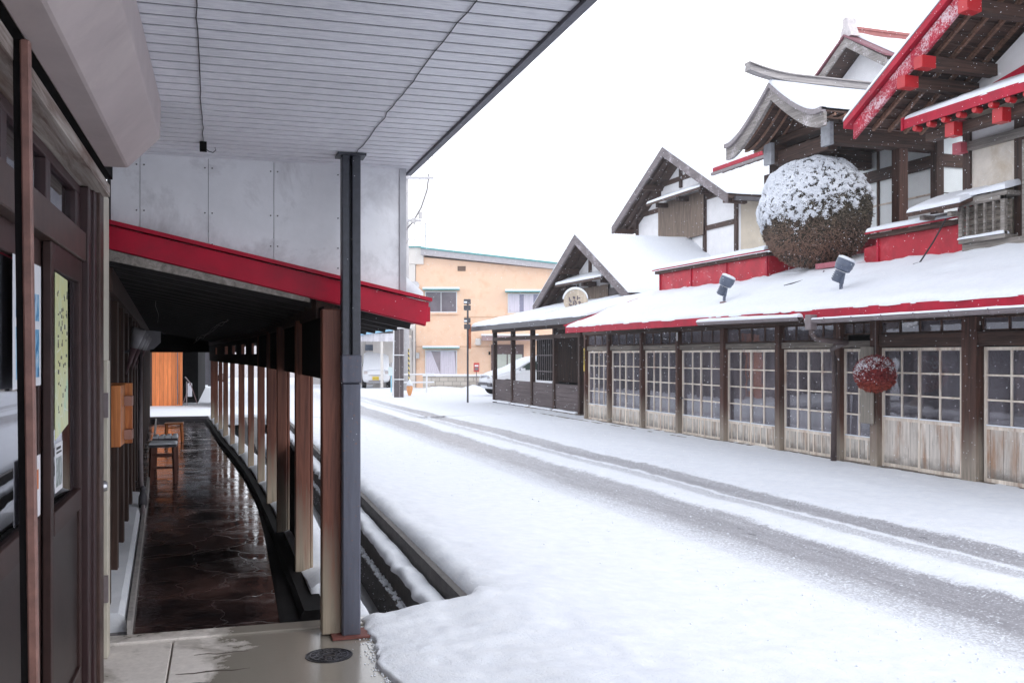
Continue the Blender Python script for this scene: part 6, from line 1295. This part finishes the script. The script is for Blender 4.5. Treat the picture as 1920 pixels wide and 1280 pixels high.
# ------------------------------------------------------------------ cars
def loft(secs):
    m_ = MB(); m_.grid(secs); n = len(secs[0]); a = len(m_.v)
    m_.f.append(tuple(range(n))); m_.f.append(tuple((len(secs) - 1) * n + i for i in range(n - 1, -1, -1))); return m_
def car(name, label, cat, pos, ang, stations, wheels, mat_body, extras, group=None):
    """local x = forward; stations (x, halfwidth, zbottom, zbelt, zroof, roof halfwidth)"""
    T_ = bpy.data.objects.new(name, None); C.objects.link(T_); tagit(T_, label, cat, group); T_.location = pos; T_.rotation_euler = (0, 0, ang)
    def P(nm, mb, mt, par=None, **k): o = mesh_obj(nm, mb, mt, **k); o.parent = par or T_; return o
    def sec(x, w, zb, zl, zr, wr, up=0.0):
        h = [(0, zb), (w * .82, zb), (w * .98, zb + .10), (w, (zb + zl) / 2), (w * .985, zl - .04), (w * .93, zl + .02), (max(wr, .0) + .03, zr - .10 if zr - zl > .15 else zl + .035), (wr * .9, zr - .015), (wr * .5, zr), (0, zr + .01)]
        h = [(a, max(b, zb)) for a, b in h]; return [(x, -a, b) for a, b in h] + [(x, a, b) for a, b in reversed(h[1:-1])]
    secs = [sec(*s_) for s_ in stations]; secs = [s_ + [s_[0]] for s_ in secs]; m_ = loft(secs)
    b_ = P('body', m_, mat_body, smooth=True); sb = b_.modifiers.new('sub', 'SUBSURF'); sb.levels = 2; sb.render_levels = 2
    for wx, wy, r in wheels:
        w_ = P('wheel', MB().lathe([(r * .6, -.1), (r * .95, -.1), (r, -.06), (r, .06), (r * .95, .1), (r * .6, .1)], (wx, wy, r), 24, (0, 1, 0)), plain('tyre' + name, (.02, .02, .02), .8))
        P('rim', MB().lathe([(r * .55, -.11), (r * .6, 0), (r * .55, .11)], (wx, wy, r), 20, (0, 1, 0)), M['gutter'], par=w_)
        P('wheel_arch', MB().lathe([(r * 1.16, -.105), (r * 1.16, .105)], (wx, wy, r), 24, (0, 1, 0)), M['black'])
    s_ = MB()
    top = []
    for st_ in stations[1:-1]:
        x, w, zb, zl, zr, wr = st_; wr2 = max(wr, .3) * 1.0; high = zr - zl > .15
        top.append([(x, a * (wr2 + .04), (zr if True else zl) + .02 + .12 * math.sqrt(max(0, 1 - a * a * .9)) - (.06 if abs(a) == 1 else 0)) for a in (-1, -.8, -.5, 0, .5, .8, 1)])
    s_.closed(top, lambda p: (p[0], p[1], p[2] - .14)); so = P('snow', s_, M['snow'], smooth=True); sb = so.modifiers.new('sub', 'SUBSURF'); sb.levels = 2; sb.render_levels = 2
    for nm, mb_, mt in extras: P(nm, mb_, mt)
    return T_
wpaint = plain('white_paint', (.74, .75, .78), .25, .02, 3, 0, spec=.6); cgl = plain('car_glass', (.03, .05, .045), .08, .2)
hst = [(2.05, .45, .38, .62, .62, .40), (1.98, .70, .25, .66, .68, .60), (1.75, .82, .20, .74, .80, .68), (1.2, .85, .18, .88, .95, .70), (.85, .86, .18, .95, 1.03, .70), (.2, .86, .18, .98, 1.42, .60), (-.3, .86, .18, .98, 1.50, .60), (-1.2, .86, .18, 1.0, 1.48, .58), (-1.75, .84, .22, 1.0, 1.30, .55), (-2.0, .78, .3, .95, 1.0, .52), (-2.05, .5, .42, .8, .85, .4)]
def quad(a, b, c, d, th): 
    a, b, c, d = map(Vector, (a, b, c, d)); n = (b - a).cross(d - a).normalized() * th; return MB().prism([a, b, c, d], n)
ex = [('side_window', quad((.75, .80, 1.02), (.15, .66, 1.36), (-.9, .66, 1.42), (-1.1, .83, 1.04), .02), cgl), ('side_window', quad((.75, -.80, 1.02), (.15, -.66, 1.36), (-.9, -.66, 1.42), (-1.1, -.83, 1.04), -.02), cgl),
      ('headlight', quad((1.99, .35, .66), (1.86, .72, .70), (1.80, .74, .80), (1.95, .40, .76), .04), plain('headlight_lens', (.45, .42, .42), .15)), ('headlight', quad((1.99, -.35, .66), (1.86, -.72, .70), (1.80, -.74, .80), (1.95, -.40, .76), -.04), plain('headlight_lens2', (.45, .42, .42), .15)),
      ('fog_light', MB().box(1.93, 2.03, .38, .70, .32, .48), M['dgrey']), ('fog_light', MB().box(1.93, 2.03, -.70, -.38, .32, .48), M['dgrey']), ('grille', MB().box(2.0, 2.06, -.42, .42, .38, .50), M['dgrey']), ('mirror', MB().box(.55, .7, .88, 1.02, .98, 1.1), wpaint), ('mirror', MB().box(.55, .7, -1.02, -.88, .98, 1.1), wpaint)]
cp = C_(895, 720, 41); ang = math.pi + R(24) - YAW
fw = Vector((math.cos(ang), math.sin(ang), 0)); nose = Matrix.Rotation(-YAW, 3, 'Z') @ Vector((cp.x + .25, 41, .12))
CAR = car('parked_car', 'white hatchback buried in snow parked behind the veranda posts', 'car', nose - fw * 2.05, ang, hst, [(1.3, .74, .30), (1.3, -.74, .30), (-1.3, .74, .30), (-1.3, -.74, .30)], wpaint, ex, group='parked cars')
c2 = copy_tree(CAR); c2['label'] = 'distant snowy white car glimpsed through the far end of the walkway'; q = Matrix.Rotation(-YAW, 3, 'Z') @ Vector((C_(372, 700, 60).x, 60, .1)); c2.location = q
vst = [(1.70, .60, .40, .70, .72, .5), (1.66, .70, .28, .80, .84, .62), (1.5, .73, .25, .95, 1.05, .66), (1.15, .74, .22, 1.05, 1.62, .62), (.8, .74, .22, 1.05, 1.78, .62), (-.5, .74, .22, 1.05, 1.80, .62), (-1.5, .74, .24, 1.05, 1.78, .62), (-1.65, .72, .3, 1.0, 1.6, .6), (-1.7, .6, .4, .9, 1.2, .5)]
vx = [('number_plate', MB().box(1.712, 1.73, -.20, .14, .40, .58), plain('yellow_plate', (.80, .58, .05), .5, .05)), ('grille', MB().box(1.70, 1.72, -.40, .40, .63, .66).box(1.70, 1.72, -.40, .40, .35, .38).box(1.70, 1.72, -.40, .40, .30, .33), M['gutter']),
      ('headlight', MB().box(1.60, 1.69, .46, .66, .72, .86), plain('van_lens', (.5, .45, .45), .2)), ('headlight', MB().box(1.60, 1.69, -.66, -.46, .72, .86), plain('van_lens2', (.5, .45, .45), .2)), ('mirror', MB().box(1.2, 1.3, -.90, -.76, 1.1, 1.3), wpaint), ('mirror', MB().box(1.2, 1.3, .76, .90, 1.1, 1.3), wpaint),
      ('side_window', quad((1.1, -.735, 1.12), (.9, -.68, 1.5), (-1.3, -.68, 1.52), (-1.4, -.735, 1.12), -.02), cgl), ('side_window', quad((1.1, .735, 1.12), (.9, .68, 1.5), (-1.3, .68, 1.52), (-1.4, .735, 1.12), .02), cgl)]
q = Matrix.Rotation(-YAW, 3, 'Z') @ Vector((C_(699, 700, 51.5).x, 52.8, .05)); va = -math.pi / 2 + R(8) - YAW
VAN = car('parked_van', 'small white van with yellow number plate heaped with snow under the carport', 'van', q, va, vst, [(1.1, .64, .27), (1.1, -.64, .27), (-1.1, .64, .27), (-1.1, -.64, .27)], wpaint, vx, group='parked cars')
tm = text_mb('34-75', .13, (1.733, -.17, .44), (0, 1, 0), (0, 0, 1)); o = mesh_obj('number', tm, plain('plate_ink', (.05, .08, .03), .6)); o.parent = VAN
# ------------------------------------------------------------------ falling snow
m_ = MB(); random.seed(12)
for i in range(8000):
    D_ = random.uniform(3.2, 24) ; u = random.uniform(640, 1930); v = random.uniform(0, 900)
    p = at(u, v, D=D_)
    if p.z < .2: continue
    r = D_ * random.uniform(.00018, .0005)
    if p.x > 9.0 and p.z < 3.2: continue
    m_.lathe([(0, -r), (r, 0), (0, r)], p, 4, (random.uniform(-1, 1), random.uniform(-1, 1), random.uniform(-1, 1.1)))
solo('snowflakes', m_, M['snow'], 'small snowflakes falling through the air over the street', 'snowflakes', (6, 12, 2), kind='stuff')
# ------------------------------------------------------------------ haze of blowing snow
hm, nt, b = newmat('snow_haze'); nt.nodes.remove(b); pv = N(nt, 'ShaderNodeVolumePrincipled'); pv.inputs['Color'].default_value = (.95, .96, 1, 1); pv.inputs['Density'].default_value = .0013; pv.inputs['Anisotropy'].default_value = .2
nt.links.new(pv.outputs[0], nt.nodes['Material Output'].inputs['Volume'])
HZB = solo('haze', MB().box(-520, 520, -320, 920, -1.9, 16), hm, 'thin pale haze of blowing snow filling the street', 'haze', (0, 0, 0), kind='stuff')
